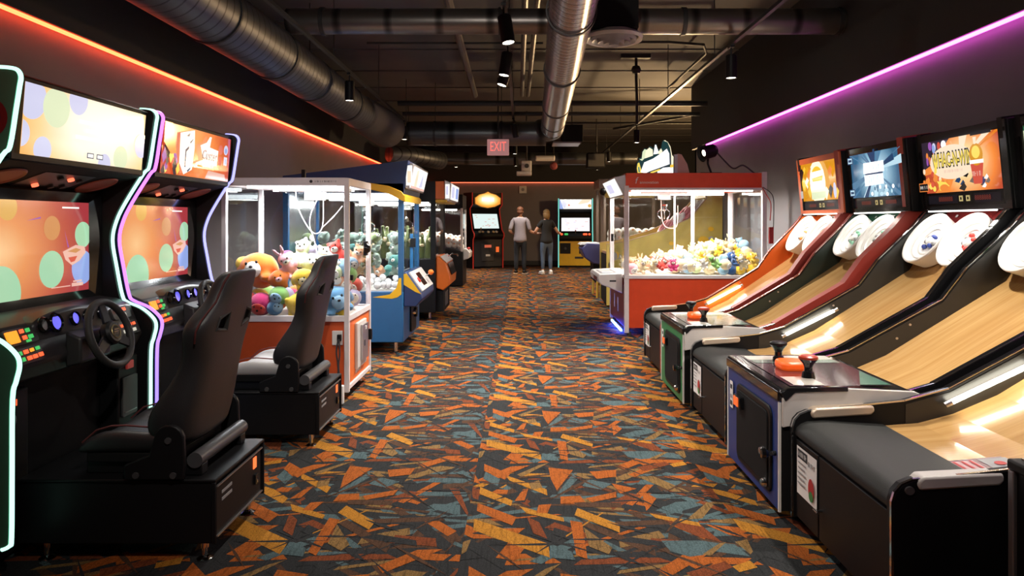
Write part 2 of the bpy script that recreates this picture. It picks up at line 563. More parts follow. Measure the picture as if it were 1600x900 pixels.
def make_floor():
    mb = MB()
    mb.box(XL - .3, 6.6, YF, YB, -.06, 0, CB)
    rnd = random.Random(11)
    shards = []
    px = 1.2; py = 1.19
    for _ in range(165):   # slivers between the big shards
        cx, cy = rnd.uniform(0, px), rnd.uniform(0, py)
        a = rnd.choice([rnd.uniform(-.25, .25), rnd.uniform(-1.0, -.5), rnd.uniform(.5, 1.1), rnd.uniform(-.3, .3)])
        ln, w = rnd.uniform(.14, .46), rnd.uniform(.012, .062)
        d = Vector((math.cos(a), math.sin(a))); q = Vector((-d.y, d.x))
        c = Vector((cx, cy))
        s1, s2 = rnd.uniform(.3, 1), rnd.uniform(.1, 1)
        pts = [c - d * ln / 2 - q * w * s1, c + d * ln / 2 - q * w * s2, c + d * (ln / 2 - w * rnd.uniform(-1, 1.5)) + q * w * s1, c - d * (ln / 2 - w * rnd.uniform(-1, 1.5)) + q * w * s2]
        m = rnd.choices([CO, CR, CY, CT, CN, CD, CB], [3, 6, .5, 6, 3.5, 11, 15])[0]
        shards.append((m, [tuple(p) for p in pts]))
    for m, pts in SH:
        q = [zf(*p) for p in pts]
        shards.append((m, [(x + .25, y - 2.95) for x, y in q]))
    for _ in range(26):   # thin dark lines lying across
        cx, cy = rnd.uniform(0, px), rnd.uniform(0, py)
        a = rnd.choice([rnd.uniform(-.2, .2), rnd.uniform(-1, -.5), rnd.uniform(.6, 1.2)])
        ln, w = rnd.uniform(.15, .45), rnd.uniform(.006, .016)
        d = Vector((math.cos(a), math.sin(a))); q = Vector((-d.y, d.x)); c = Vector((cx, cy))
        shards.append((rnd.choice([CB, CB, CD]), [tuple(c - d * ln / 2), tuple(c - q * w), tuple(c + d * ln / 2), tuple(c + q * w)]))
    for i in range(-3, 4):
        for j in range(-1, 17):
            sx = -.25 + i * px + (.08 if i < 0 else 0)
            sy = 2.95 + (j - 1) * py + (.03 if i < 0 else 0)
            for k, (m, pts) in enumerate(shards):
                q = [(x + sx, y + sy) for x, y in pts]
                if i == 0: q = [(max(x, -.25), y) for x, y in q]
                if i == -1: q = [(min(x, -.25), y) for x, y in q]
                if min(p[1] for p in q) < YF or max(p[1] for p in q) > YB or min(p[0] for p in q) < XL - .2: continue
                z = .00001 * (k + 2)
                mb.poly([(x, y, z) for x, y in q], m)
    return mb.build('floor', recalc=False, smooth=0)


struct(make_floor())

b = MB(); b.box(XL - .3, 6.6, YF, YB + .1, ZC, ZC + .1, CEIL)
for k in range(14):   # ribs of the deck
    y = 3 + k * 1.45
    b.box(XL, 6.5, y, y + .03, ZC - .015, ZC, CEIL)
struct(b.build('ceiling'))
b = MB(); b.box(XL - .1, XL, YF, YB, 0, 2.72, PAINT); b.box(XL - .1, XL + .07, YF, YB, 2.72, ZC, PAINTD)
struct(b.build('wall_left'))
b = MB(); b.box(XR, XR + .1, YF, 13.1, 0, 2.72, PAINTR); b.box(XR - .07, XR + .1, YF, 13.1, 2.72, ZC, PAINTD)
b.box(XR, 6.5, 13.0, 13.1, 0, ZC, PAINTD)
struct(b.build('wall_right'))
b = MB(); b.box(6.5, 6.6, 13.1, YB, 0, ZC, PAINTD); struct(b.build('wall_alcove'))
b = MB(); b.box(XL - .1, 6.6, YB, YB + .1, 0, 2.66, PAINT); b.box(XL - .1, 6.6, YB - .07, YB + .1, 2.66, ZC, PAINTD)
struct(b.build('wall_back'))
b = MB(); b.box(XL - .1, XR + .1, YF - .1, YF, 0, ZC, PAINTD); struct(b.build('wall_front'))
b = MB(); b.box(XL, 6.5, YB - .02, YB, 0, .14, BASEB); struct(b.build('baseboard_back', bevel=.004))
b = MB(); b.box(XL, XL + .02, YF, YB - .02, 0, .14, BASEB); struct(b.build('baseboard_left', bevel=.004))

# --- glowing strips under the bulkheads
LORG = lamp('led_orange', (1.0, .065, .02), 12)
LPNK = lamp('led_pink', (.95, .10, .74), 8.5)
LRED = lamp('led_red_orange', (1.0, .13, .06), 3.2)
b = MB(); b.box(XL + .035, XL + .06, YF + .2, YB - .1, 2.695, 2.715, LORG)
tag(b.build('light_strip'), 'long orange light strip along the left wall', 'light strip')
b = MB(); b.box(XR - .06, XR - .035, YF + .2, 12.1, 2.695, 2.715, LPNK)
tag(b.build('light_strip'), 'pink light strip along the right wall', 'light strip')
b = MB(); b.box(XL + .12, 3.6, YB - .06, YB - .035, 2.635, 2.655, LRED)
tag(b.build('light_strip'), 'red orange light strip across the far back wall', 'light strip')

# --- ducts
DL = duct_mat('duct_left', 'Y', (.13, .14, .165), .42, .13)
DCn = duct_mat('duct_centre', 'Y', (.52, .52, .55), .25, .11)
DX = duct_mat('duct_cross', 'X', (.20, .18, .17), .35, .5)
DXF = duct_mat('duct_cross_far', 'X', (.13, .14, .15), .35, .8)
DKM = mat('painted_steel', (.035, .034, .036), .55, .2)


def ring(mb, c, ax, r, w, m):
    d = Vector(ax).normalized()
    mb.lathe([(r, -w), (r + .012, -w), (r + .012, w), (r, w)], c, ax, m, 28)


t = thing('air_duct', 'large dark spiral duct running along the left of the ceiling', 'duct', (-2.43, 2.5, 3.03))
b = MB(); b.cyl((0, 0, 0), (0, 8.1, 0), .25, DL, n=36, caps=False); b.build('duct_pipe', t, smooth=50)
for y in (1.2, 4.4, 7.2):
    b = MB(); ring(b, (0, y, 0), (0, 1, 0), .25, .035, DKM); b.build('collar', t)
b = MB(); b.lathe([(.25, 0), (.27, .05), (.30, .9), (.31, 1.35), (.0, 1.35)], (0, 8.1, 0), (.12, 1, -.06), mat('duct_canvas', (.10, .095, .095), .85), 32)
b.build('flexible_connector', t)
for y in (.8, 3.0, 5.6):
    b = MB(); b.cyl((0, y, .24), (0, y, ZC - 3.03), .008, DKM, n=6); ring(b, (0, y, 0), (0, 1, 0), .25, .012, DKM); b.build('hanger', t)

t = thing('air_duct', 'shiny spiral duct running down the middle of the ceiling', 'duct', (.36, 4.0, 3.03))
b = MB(); b.cyl((0, 0, 0), (.19, 8.2, 0), .18, DCn, r1=.195, n=36, caps=False); b.build('duct_pipe', t, smooth=50)
for y in (1.5, 3.6, 5.9, 7.4):
    b = MB(); ring(b, (.19 * y / 8.2, y, 0), (.023, 1, 0), .19, .02, DKM); b.build('collar', t)
b = MB(); b.tube([(.19, 8.2, 0), (.19, 8.42, 0), (.12, 8.62, 0), (-.02, 8.72, 0)], .205, DXF, 20); b.build('elbow', t)
for y in (2.4, 5.0):
    b = MB(); b.cyl((.19 * y / 8.2, y, .18), (.19 * y / 8.2, y, ZC - 3.03), .008, DKM, n=6); b.build('hanger', t)

t = thing('air_duct', 'dark round duct crossing the ceiling near the round vent', 'duct', (-2.3, 6.95, 3.36))
b = MB(); b.cyl((0, 0, 0), (5.48, 0, 0), .125, DX, n=28, caps=False); b.build('duct_pipe', t, smooth=50)
for x in (.35, 2.1, 3.9, 5.42):
    b = MB(); ring(b, (x, 0, 0), (1, 0, 0), .126, .02, DKM); b.build('collar', t)
t = thing('air_duct', 'far duct crossing behind the exit sign', 'duct', (-2.05, 12.75, 2.98))
b = MB(); b.cyl((0, 0, 0), (2.5, 0, 0), .22, DXF, n=28, caps=True); b.build('duct_pipe', t, smooth=50)
for x in (.5, 1.7):
    b = MB(); ring(b, (x, 0, 0), (1, 0, 0), .222, .02, DKM); b.build('collar', t)
    b = MB(); b.cyl((x, 0, .21), (x, 0, ZC - 2.98), .008, DKM, n=6); b.build('hanger', t)
t = thing('air_duct', 'grey duct crossing the ceiling close to the back wall', 'duct', (-3.0, 18.2, 3.02))
b = MB(); b.cyl((0, 0, 0), (6.0, 0, 0), .16, DXF, n=24, caps=True); b.build('duct_pipe', t, smooth=50)
b = MB(); ring(b, (1, 0, 0), (1, 0, 0), .162, .02, DKM); b.build('collar', t)
t = thing('air_duct', 'short flexible duct bend hanging above the blue prize machine', 'duct', (-2.7, 14.4, 2.78))
b = MB(); b.tube([(0, 0, .0), (.35, .3, .0), (.7, .7, -.04), (.9, 1.2, -.04)], [.17, .19, .18, .2], DL, 20); b.build('duct_pipe', t, smooth=60)
b = MB(); b.cyl((.35, .3, .17), (.35, .3, ZC - 2.78), .008, DKM, n=6); b.build('hanger', t)

# --- pipes and conduit
PIPE = mat('steel_pipe', (.16, .155, .15), .45, .6)
PIPD = mat('black_pipe', (.02, .019, .018), .6)


def pipe(name, label, pts, r, m=None, cat='pipe', group=None):
    o = Vector(pts[0]); mb = MB()
    mb.tube([Vector(p) - o for p in pts], r, m or PIPE, 10)
    ob = mb.build(name); ob.location = o
    return tag(ob, label, cat, group)


pipe('ceiling_pipe', 'left one of two parallel grey pipes beside the middle duct', [(.06, 4, 3.72), (.02, 13, 3.72)], .035)
pipe('ceiling_pipe', 'right one of two parallel grey pipes beside the middle duct', [(.2, 4, 3.72), (.13, 13, 3.72)], .035)
pipe('ceiling_pipe', 'grey pipe slanting under the deck left of the track lights', [(-.75, 5.6, 3.74), (-.85, 13.1, 3.74)], .05)
pipe('ceiling_pipe', 'front one of two dark pipes crossing in front of the far duct', [(-2.1, 12.0, 3.40), (4.5, 12.0, 3.40)], .045, PIPD)
pipe('ceiling_pipe', 'rear one of two dark pipes crossing in front of the far duct', [(-2.1, 12.5, 3.30), (4.5, 12.5, 3.30)], .035, PIPD)
pipe('conduit', 'thin black conduit crossing the ceiling and bending at its right end', [(.6, 9.0, 3.68), (1.9, 9.0, 3.68), (2.35, 9.05, 3.66), (2.5, 9.5, 3.66), (2.5, 12, 3.66)], .018, PIPD, 'conduit')
pipe('conduit', 'thin black conduit crossing the ceiling left of the track lights', [(-2.1, 9.6, 3.82), (.3, 9.6, 3.82)], .015, PIPD, 'conduit')
pipe('conduit', 'thin black conduit looping behind the middle duct', [(.1, 8.2, 3.72), (.6, 8.25, 3.70), (.75, 8.6, 3.70), (.75, 9.8, 3.7)], .014, PIPD, 'conduit')
t = thing('hanging_cable', 'black cable dropping from a ceiling box right of the round vent', 'cable', (1.62, 9.9, 3.1))
b = MB(); b.tube([(0, 0, .6), (0, 0, .3), (.01, 0, 0), (.01, 0, -.35)], .02, PIPD, 8); b.build('cord', t)
b = MB(); b.lathe([(.0, .06), (.05, .05), (.07, 0), (.05, -.05), (0, -.06)], (0, 0, .42), (0, 0, 1), PIPD, 14); b.build('junction_box', t)
b = MB(); b.box(-.22, .2, -.05, .05, .58, .64, PIPD); b.build('bracket', t, bevel=.008)
pipe('sprinkler_pipe', 'thin dark pipe branching under the brown deck at right', [(1.9, 14.5, 3.3), (3.6, 13.6, 3.5)], .025, PIPD)
pipe('sprinkler_pipe', 'thin dark pipe crossing above the glowing yellow sign', [(.9, 14.2, 3.38), (4.6, 14.2, 3.38)], .022, PIPD)

# --- round vent on its black drop box
t = thing('ceiling_vent', 'round white louvred air vent under a black square duct drop', 'vent', (.864, 6.55, 3.08))
b = MB(); b.box(-.2, .2, -.2, .2, .05, ZC - 3.08, BLKM); b.build('drop_box', t, bevel=.01)
b = MB()
for k, r in enumerate((.27, .21, .155, .10, .05)):
    z = -.0 - k * .012
    b.lathe([(r, z + .02), (r - .008, z - .012), (r - .045, z + .012), (max(r - .05, .001), z + .03)], (0, 0, .0), (0, 0, 1), WHT if k == 0 else EOFF, 36)
b.lathe([(.27, .02), (.22, .06), (.2, .06)], (0, 0, 0), (0, 0, 1), WHT, 36)
b.build('louvre', t)

# --- track lighting
TRK = mat('track_black', (.03, .03, .032), .35, .5)
BULB = lamp('bulb_warm', (1.0, .88, .70), 9)


def track(label, x, y0, y1, z=3.15, x1=None):
    x1 = x if x1 is None else x1
    t = thing('lighting_track', label, 'track', (x, y0, z))
    L = y1 - y0
    b = MB(); b.prism([(-.018, -.016), (.018, -.016), (.018, .016), (-.018, .016)], 'y', 0, L, TRK)
    if x1 != x:
        b.v = [(p[0] + (x1 - x) * p[1] / L, p[1], p[2]) for p in b.v]
    b.build('rail', t)
    for k in range(int(L / 2.4) + 1):
        y = .4 + k * 2.4
        b = MB(); b.cyl(((x1 - x) * y / L, y, .016), ((x1 - x) * y / L, y, ZC - z), .006, DKM, n=6); b.build('hanger', t)
    return t


TL = track('left hanging track rail beside the big dark duct', -2.02, 2.4, 12.4)
TM = track('middle hanging track rail carrying most of the spotlights', -.13, .3, 19.6)
TR = track('right hanging track rail above the aisle', 2.09, 2.4, 19.6)

LAMPS = [  # x, y of the lamp head, tilt, label, power
    (-.14, 5.67, (-.12, -.16), 'nearest black cylinder spotlight on the middle track', 70),
    (-.13, 6.9, (-.06, .15), 'second black cylinder spotlight on the middle track, just behind the nearest one', 70),
    (-.13, 7.45, (-.1, .3), 'third cylinder spotlight on the middle track, partly behind the second', 60),
    (-.13, 11.9, (.2, -.2), 'cylinder spotlight on the middle track above the exit sign', 70),
    (-.13, 14.8, (.0, 0), 'cylinder spotlight on the middle track right of the exit sign', 60),
    (-.13, 18.0, (.0, 0), 'cylinder spotlight on the middle track nearest the back wall', 60),
    (-2.02, 8.3, (0, 0), 'black cylinder spotlight on the left track beside the big dark duct', 60),
    (-2.02, 12.2, (0, 0), 'black cylinder spotlight at the far end of the left track', 60),
    (2.09, 7.0, (0, 0), 'black cylinder spotlight on the right track against the dark upper wall', 60),
    (2.09, 12.7, (0, 0), 'black cylinder spotlight on the right track left of the glowing yellow sign', 70),
    (2.09, 16.7, (0, 0), 'smaller looking far spotlight on the right track', 60),
    (2.09, 19.3, (0, 0), 'farthest spotlight on the right track', 60),
    (2.09, 4.15, (0, .12), 'added fill spotlight on the right track above the lane games, out of view', 55),
    (2.09, 2.9, (0, .12), 'added fill spotlight on the right track above the nearest lane game, out of view', 40),
    (-2.02, 4.15, (0, 0), 'added fill spotlight on the left track above the second racing cabinet, out of view', 22),
    (-.13, .7, (1.12, -.1), 'added fill spotlight on the middle track aimed down the aisle, out of view', 55),
    (-.13, 3.9, (0, 0), 'added fill spotlight on the middle track above the near carpet, out of view', 20),
]
SPOTW = .62
for x, y, (tx, ty), lab, pw in LAMPS:
    if 'out of view' in lab:      # heads outside the frame, added to brighten the room: parts of their track
        t = bpy.data.objects.new('fill_lamp_head', None); COL.objects.link(t)
        tr = TL if x < -1 else TR if x > 1 else TM
        t.parent = tr; t.location = Vector((x, y, 3.12)) - tr.location
    else:
        t = thing('spotlight', lab, 'spotlight', (x, y, 3.12), 0, 'track spotlights')
    M = Matrix.Translation((0, 0, -.06)) @ Euler((tx, ty, 0)).to_matrix().to_4x4()
    b = MB(M); b.lathe([(0, -.02), (.05, -.02), (.056, -.03), (.056, -.25), (.049, -.25), (.049, -.23), (0, -.23)], (0, 0, 0), (0, 0, 1), BLK, 22); b.build('can', t)
    b = MB(M); b.lathe([(0, -.236), (.047, -.236), (.047, -.244), (0, -.244)], (0, 0, 0), (0, 0, 1), BULB, 20); b.build('bulb', t)
    b = MB(); b.box(-.02, .02, -.05, .05, -.01, .014, TRK); b.cyl((0, 0, 0), (0, 0, -.08), .009, TRK, n=8); b.build('mount', t)
    d = M.to_3x3() @ Vector((0, 0, -1))
    pos = Vector((x, y, 3.12)) + M @ Vector((0, 0, -.27))
    light('spot_beam', 'SPOT', pos, pw * SPOTW * 6.5, (1, .93, .84), .045, d.to_track_quat('-Z', 'Y').to_euler(), 100, .8)
t = thing('recessed_lamp', 'small lit downlight between the left track and the back wall', 'spotlight', (-1.75, 19.0, 2.86))
b = MB(); b.lathe([(0, .25), (.055, .25), (.055, .0), (.05, 0), (.05, .02), (0, .02)], (0, 0, 0), (0, 0, 1), BLK, 18); b.build('can', t)
b = MB(); b.lathe([(0, .012), (.048, .012), (.048, .004), (0, .004)], (0, 0, 0), (0, 0, 1), BULB, 16); b.build('bulb', t)
b = MB(); b.cyl((0, 0, .25), (0, 0, ZC - 2.86), .01, DKM, n=6); b.build('hanger', t)
light('spot_beam', 'SPOT', (-1.75, 19, 2.83), 400, (1, .88, .72), .045, (0, 0, 0), 100, .8)

# --- exit sign, projector, speakers
t = thing('exit_sign', 'white exit sign with glowing red letters hanging under the ceiling', 'sign', (-.40, 12.3, 2.66))
b = MB(); b.box(-.19, .19, -.03, .03, -.115, .165, mat('sign_face', (.20, .13, .13), .5, emit=(1, .45, .43), es=.32)); b.build('housing', t, bevel=.01)
b = MB(); b.text('EXIT', .235, (0, -.0325, .03), (1, 0, 0), (0, 0, 1), lamp('exit_red', (1, .16, .13), 1.25), width=.275, bold=.0); b.build('lettering', t)
b = MB(); b.cyl((0, 0, .165), (0, 0, ZC - 2.66), .012, DKM, n=8); b.box(-.08, .08, -.03, .03, .165, .18, DKM); b.build('stem', t)

t = thing('projector', 'white projector hanging below the ceiling near the back wall', 'projector', (.10, 16.0, 2.54))
b = MB(); b.box(-.09, .14, -.2, .2, -.02, .22, WHT); b.build('body', t, bevel=.02)
b = MB(); b.box(-.2, .14, -.24, .18, -.1, -.02, WHT); b.build('tray', t, bevel=.015)
b = MB(); b.cyl((.03, -.2, .1), (.03, -.25, .1), .05, GRAY, n=16); b.build('lens', t)
b = MB(); b.cyl((.03, 0, .22), (.03, 0, ZC - 2.54), .02, DKM, n=8); b.build('pole', t)
t = thing('ceiling_unit', 'white rounded cylinder unit hung sideways right of the projector', 'speaker', (.55, 16.0, 2.83))
b = MB(); b.cyl((-.22, 0, 0), (.22, 0, 0), .065, WHT, n=20); b.build('body', t, bevel=.02)
b = MB(); b.cyl((0, 0, .05), (0, 0, ZC - 2.83), .01, DKM, n=6); b.build('stem', t)
t = thing('fire_bell', 'small round red bell right below the white cylinder', 'bell', (.76, 16.3, 2.68))
b = MB(); b.lathe([(0, -.06), (.05, -.055), (.085, -.02), (.09, 0), (0, 0)], (0, 0, 0), (0, 1, 0), mat('bell_red', (.25, .05, .05), .6), 20); b.build('gong', t)
b = MB(); b.box(-.05, .05, 0, .04, -.05, .05, DKM); b.cyl((0, .02, .05), (0, .02, ZC - 2.68), .008, DKM, n=6); b.build('mount', t)
t = thing('wall_box', 'small white box high on the back wall above the two people', 'wall box', (.06, YB, 2.42))
b = MB(); b.box(-.12, .12, -.06, 0, -.12, .12, WHT); b.build('casing', t, bevel=.012)
b = MB(); b.cyl((0, -.06, 0), (0, -.068, 0), .05, EOFF, n=18); b.build('dial', t)
t = thing('speaker_box', 'black loudspeaker hung under the ceiling left of the right track', 'speaker', (1.85, 17.2, 2.92))
b = MB(); b.box(-.25, .2, -.15, .15, -.22, .14, BLKM); b.build('cabinet', t, bevel=.015)
b = MB(); b.box(-.22, .17, -.158, -.15, -.19, .11, GRAY); b.build('grille', t)
b = MB(); b.cyl((0, 0, .14), (0, 0, ZC - 2.92), .02, DKM, n=8); b.build('bracket', t)
t = thing('ceiling_panel_unit', 'dark flat ventilation box under the ceiling behind the middle duct', 'vent', (.95, 14.5, 3.0))
b = MB(); b.box(-.12, .3, -.3, .3, 0, .35, BLKM); b.build('casing', t, bevel=.01)
b = MB(); b.box(-.3, .25, -.32, .32, -.03, 0, ALU); b.build('flange', t)
b = MB(); b.cyl((.1, 0, .35), (.1, 0, ZC - 3.0), .012, DKM, n=6); b.build('hanger', t)
# ================================================================== RACING CABINETS (left, nearest)
NEOW = lamp('neon_mint', (.50, 1.0, .80), 1.7)
NEOB = lamp('neon_blue_violet', (.36, .36, 1.0), 1.9)


def neon_fade(name, z0, c0, z1, c1, s):
    m, nt, out = new_mat(name)
    N, L = nt.nodes, nt.links
    b = N.new('ShaderNodeBsdfPrincipled'); L.new(b.outputs[0], out.inputs[0])
    b.inputs['Base Color'].default_value = (.02, .02, .02, 1)
    tc = N.new('ShaderNodeTexCoord'); sp = N.new('ShaderNodeSeparateXYZ'); L.new(tc.outputs['Object'], sp.inputs[0])
    mr = N.new('ShaderNodeMapRange'); mr.inputs['From Min'].default_value = z0; mr.inputs['From Max'].default_value = z1
    L.new(sp.outputs['Z'], mr.inputs[0])
    mx = N.new('ShaderNodeMix'); mx.data_type = 'RGBA'; mx.inputs['A'].default_value = (*c0, 1); mx.inputs['B'].default_value = (*c1, 1)
    L.new(mr.outputs[0], mx.inputs['Factor']); L.new(mx.outputs['Result'], b.inputs['Emission Color'])
    b.inputs['Emission Strength'].default_value = s
    return m


NEOP = neon_fade('neon_pink_violet', .5, (.30, .20, 1.0), 1.6, (.78, .20, 1.0), 1.9)
PGRN = mat('panel_green', (.08, .30, .18), .5)
PNAVY = mat('panel_navy', (.012, .016, .04), .4)

EDGE = [(-2.02, 1.975), (-1.98, 1.973), (-1.945, 1.965), (-1.93, 1.94), (-1.935, 1.90), (-1.948, 1.816), (-1.972, 1.672), (-2.0, 1.638), (-2.093, 1.49),
        (-2.144, 1.387), (-2.165, 1.284), (-2.144, 1.146), (-2.113, .992), (-2.086, .957), (-2.007, .923), (-1.948, .871), (-1.935, .827),
        (-1.948, .768), (-1.962, .70), (-1.964, .425), (-1.966, .17), (-1.975, .135), (-2.01, .12)]
def smooth_path(pts, n=5):
    q = [Vector(p) for p in pts]; q = [q[0]] + q + [q[-1]]; out = []
    for i in range(1, len(q) - 2):
        for k in range(n):
            f = k / n; a, b_, c, d = q[i - 1], q[i], q[i + 1], q[i + 2]
            out.append(tuple(.5 * ((2 * b_) + (-a + c) * f + (2 * a - 5 * b_ + 4 * c - d) * f * f + (-a + 3 * b_ - 3 * c + d) * f ** 3)))
    return out + [tuple(q[-1])]


EDGE = smooth_path(EDGE, 4)
XO = -2.0     # local x origin of a racing cabinet (world -2)


def E(p): return (p[0] - XO, p[1])


RO = screen('scr_orange', (.95, .36, .10)); RLAV = screen('scr_lavender', (.74, .74, .98), .9); RPALE = screen('scr_pale_green', (.86, .95, .62), .9)
RWHT = screen('scr_white', (1, .97, .92), 1.1); RMINT = screen('scr_mint', (.46, .80, .50), .85); RBLU = screen('scr_blue', (.33, .45, .88), .9)
RAMB = screen('scr_amber', (.90, .50, .12), .85); RTAN = screen('scr_tan', (.78, .34, .12), .85); RRED = screen('scr_red', (.75, .10, .06), .9)
RPINK = screen('scr_pink', (.95, .55, .45), .9); RDK = screen('scr_dark', (.05, .03, .06), .6); RPUR = screen('scr_purple', (.42, .12, .55), .8)
RINK = screen('scr_ink', (.03, .05, .16), .6); RYEL = screen('scr_yellow', (1, .75, .12), 1.0); RFLAME = screen('scr_flame', (.9, .25, .02), .9)
RPEACH = screen('scr_peach', (1, .80, .58), 1.0)
GAUGE = glow_grad('gauge_blue', (0, 0, 0), (1, 1, 1), [(0, (.10, .08, 1)), (1, (.2, .2, 1))], 1.8)
BTNR = lamp('button_red', (1, .10, .03), 1.8); BTNO = lamp('button_orange_lit', (1, .30, .02), 1.5); BTNG = lamp('button_green', (.08, .7, .16), .8)
BTNW = lamp('button_white_lit', (.9, .85, .7), .7); BTNH = lamp('button_hot', (1, .13, .06), 2.4)
DASH = mat('dash_plastic', (.035, .033, .034), .38, bump=.15, bscale=260)


def racer(y0, y1, label, neon_l, neon_r, out_mat, marquee):
    yc = (y0 + y1) / 2; W = (y1 - y0) / 2
    t = thing('racing_arcade_cabinet', label, 'arcade machine', (XO, yc, 0), 0, 'racing cabinets along the left wall')
    back = -3.02 - XO
    prof = [E(p) for p in EDGE] + [(-2.02 - XO, .12), (back, .12), (back, 1.975)]
    for s, nm in ((-1, neon_l), (1, neon_r)):
        b = MB(); a, c, e = s * W, s * (W - .006), s * (W - .035)
        b.prism(prof, 'y', min(a, c), max(a, c), out_mat); b.prism(prof, 'y', min(e, c), max(e, c), BLK)
        sp = b.build('side_panel', t, smooth=30)
        b = MB(); yy = s * (W - .0175) if s > 0 else s * (W - .005)
        b.tube([(x + .009, yy, z) for x, z in [E(p) for p in EDGE[:-1]]], .0085, nm, 10)
        b.build('neon_tube', sp, smooth=60)
        if s < 0:
            A = Art((-2.045 - XO, -W - .001, 1.78), (1, 0, 0), (0, 0, 1))
            A.disc(-.005, 0, .082, mat('print_crimson', (.28, .02, .025), .5)); A.disc(-.005, 0, .055, mat('print_blue', (.01, .02, .09), .5))
            A.build('emblem', sp, recalc=False, smooth=0)
    i = W - .037
    # body behind and below
    b = MB(); b.box(back, -2.30 - XO, -i, i, .12, 1.93, BLKM); b.box(back + .1, -2.10 - XO, -i, i, .12, .74, BLKM)
    b.box(back + .05, -2.1 - XO, -i, i, .02, .12, BLKM)
    b.build('body', t)
    # marquee box
    b = MB(); b.prism([(-1.958 - XO, 1.955), (-1.985 - XO, 1.625), (-2.31 - XO, 1.625), (-2.31 - XO, 1.97), (-1.99 - XO, 1.97)], 'y', -i, i, BLK)
    mq = b.build('marquee_box', t, bevel=.004)
    marquee(t, mq, i)
    # soffit with speakers and buttons
    p0, p1 = Vector((-1.99 - XO, 0, 1.622)), Vector((-2.29 - XO, 0, 1.515))
    b = MB(); b.prism([(p0.x, p0.z), (p1.x, p1.z), (p1.x, p1.z + .1), (p0.x, p0.z + .012)], 'y', -i, i, BLKM)
    so = b.build('speaker_soffit', t)
    d = (p1 - p0).normalized(); nrm = Vector((d.z, 0, -d.x)) * 1
    if nrm.z > 0: nrm = -nrm
    A = Art((p0 + p1) / 2 + nrm * .002, (0, 1, 0), -d)
    A.rect(-.17, .19, -.08, .09, DASH)
    A.build('button_plate', so, recalc=False, smooth=0)
    for u in (-.33, .33):
        M = Matrix.Translation((p0 + p1) / 2 + Vector((0, u, 0)) + nrm * .003)
        b = MB(M); ax = nrm
        b.lathe([(0, .0), (.085, .0), (.095, .006), (.10, .0)], (0, 0, 0), ax, mat('speaker_red', (.34, .09, .06), .6), 26)
        b.build('speaker_grille', so)
    for u, v, m in ((.06, .045, BTNH), (-.06, -.045, BTNH), (-.02, .05, RUB), (.05, -.05, RUB), (.12, -.04, RUB), (.13, .04, RUB)):
        c = (p0 + p1) / 2 + Vector((0, u, 0)) - d * v
        b = MB(); b.cyl(c + nrm * .002, c + nrm * .014, .014, m, n=14); b.build('button', so)
    # main screen
    b = MB(); xs = -2.225 - XO
    fr = [(-i, .98), (i, .98), (i, 1.525), (-i, 1.525)]; s0, s1, z0, z1 = -.425, .405, 1.035, 1.478
    inn = [(s0, z0), (s1, z0), (s1, z1), (s0, z1)]
    for k in range(4):
        a, c, e, f = fr[k], fr[(k + 1) % 4], inn[(k + 1) % 4], inn[k]
        b.poly([(xs + .025, *a), (xs + .025, *c), (xs, *e), (xs, *f)], BLKG)
    bz = b.build('screen_bezel', t)
    sc = glow_grad('racer_screen', (xs, -.22, 1.25), (0, 1.7, 2.0), [(0, (1.0, .60, .28)), (.3, (.88, .33, .11)), (.75, (.56, .10, .06)), (1, (.42, .045, .055))], .95)
    A = Art((xs, (s0 + s1) / 2, (z0 + z1) / 2), (0, 1, 0), (0, 0, 1))
    w, h = (s1 - s0) / 2, (z1 - z0) / 2
    cl = (-w, w, -h, h)
    A.rect(-w, w, -h, h, sc)
    for u, v, r, m in ((-.20, -.19, .125, RMINT), (-.16, .19, .06, RAMB), (.13, .095, .058, RTAN), (.365, .06, .065, RMINT), (.36, -.105, .086, RBLU), (.125, -.10, .088, RMINT)):
        A.disc(u, v, r, m, clip=cl)
    A.rect(.20, .33, .19, .198, RWHT); A.rect(.12, .26, -.192, -.187, RPINK); A.rect(.27, .36, -.195, -.178, RPINK); A.rect(.28, .35, -.174, -.166, RPINK)
    # faint racing car drawn near the lower right corner
    A.shape([(.20, -.02), (.30, .01), (.37, -.0), (.38, -.03), (.33, -.07), (.27, -.09), (.22, -.06)], RPINK)
    A.shape([(.235, -.02), (.30, -.005), (.34, -.015), (.30, -.03)], RTAN)
    A.shape([(.24, -.05), (.31, -.045), (.29, -.07), (.26, -.075)], RRED)
    A.shape([(.21, .09), (.22, .06), (.245, .0), (.235, .0)], RPUR); A.shape([(-.05, .13), (.04, .148), (.04, .14)], RPUR)
    A.build('screen', bz, recalc=False, smooth=0)
    # dashboard
    pr = [(-2.24 - XO, 1.0), (-2.12 - XO, .985), (-2.05 - XO, .955), (-1.985 - XO, .80), (-2.02 - XO, .73), (-2.24 - XO, .70)]
    b = MB(); b.prism(pr, 'y', -i, i, DASH); da = b.build('dashboard', t, bevel=.012)
    # gauge pod
    b = MB(); n = 12; top = []
    pts = [(-.30 + .54 * k / n, .955 + .045 * math.sin(PI * k / n) ** .6) for k in range(n + 1)]
    b.prism([(.24, .87), *reversed(pts), (-.30, .87)], 'x', -2.12 - XO, -2.02 - XO, DASH)
    gp = b.build('gauge_pod', da, bevel=.015)
    for u in (-.24, -.165, -.035, .06, .17):
        r = .036 if u in (-.165,) else .028
        lit = u != -.24 and u != .17
        o = Vector((-2.02 - XO, u, .945))
        b = MB(); b.lathe([(r * .8, .004), (r, .014), (r * 1.25, .004), (r * 1.25, 0)], o, (1, 0, .25), BLKG, 20)
        b.lathe([(0, .006), (r * .85, .006)], o, (1, 0, .25), lamp('gauge_glow', (.13, .12, 1.0), 1.3) if lit else BLKG, 20); b.build('gauge', gp)
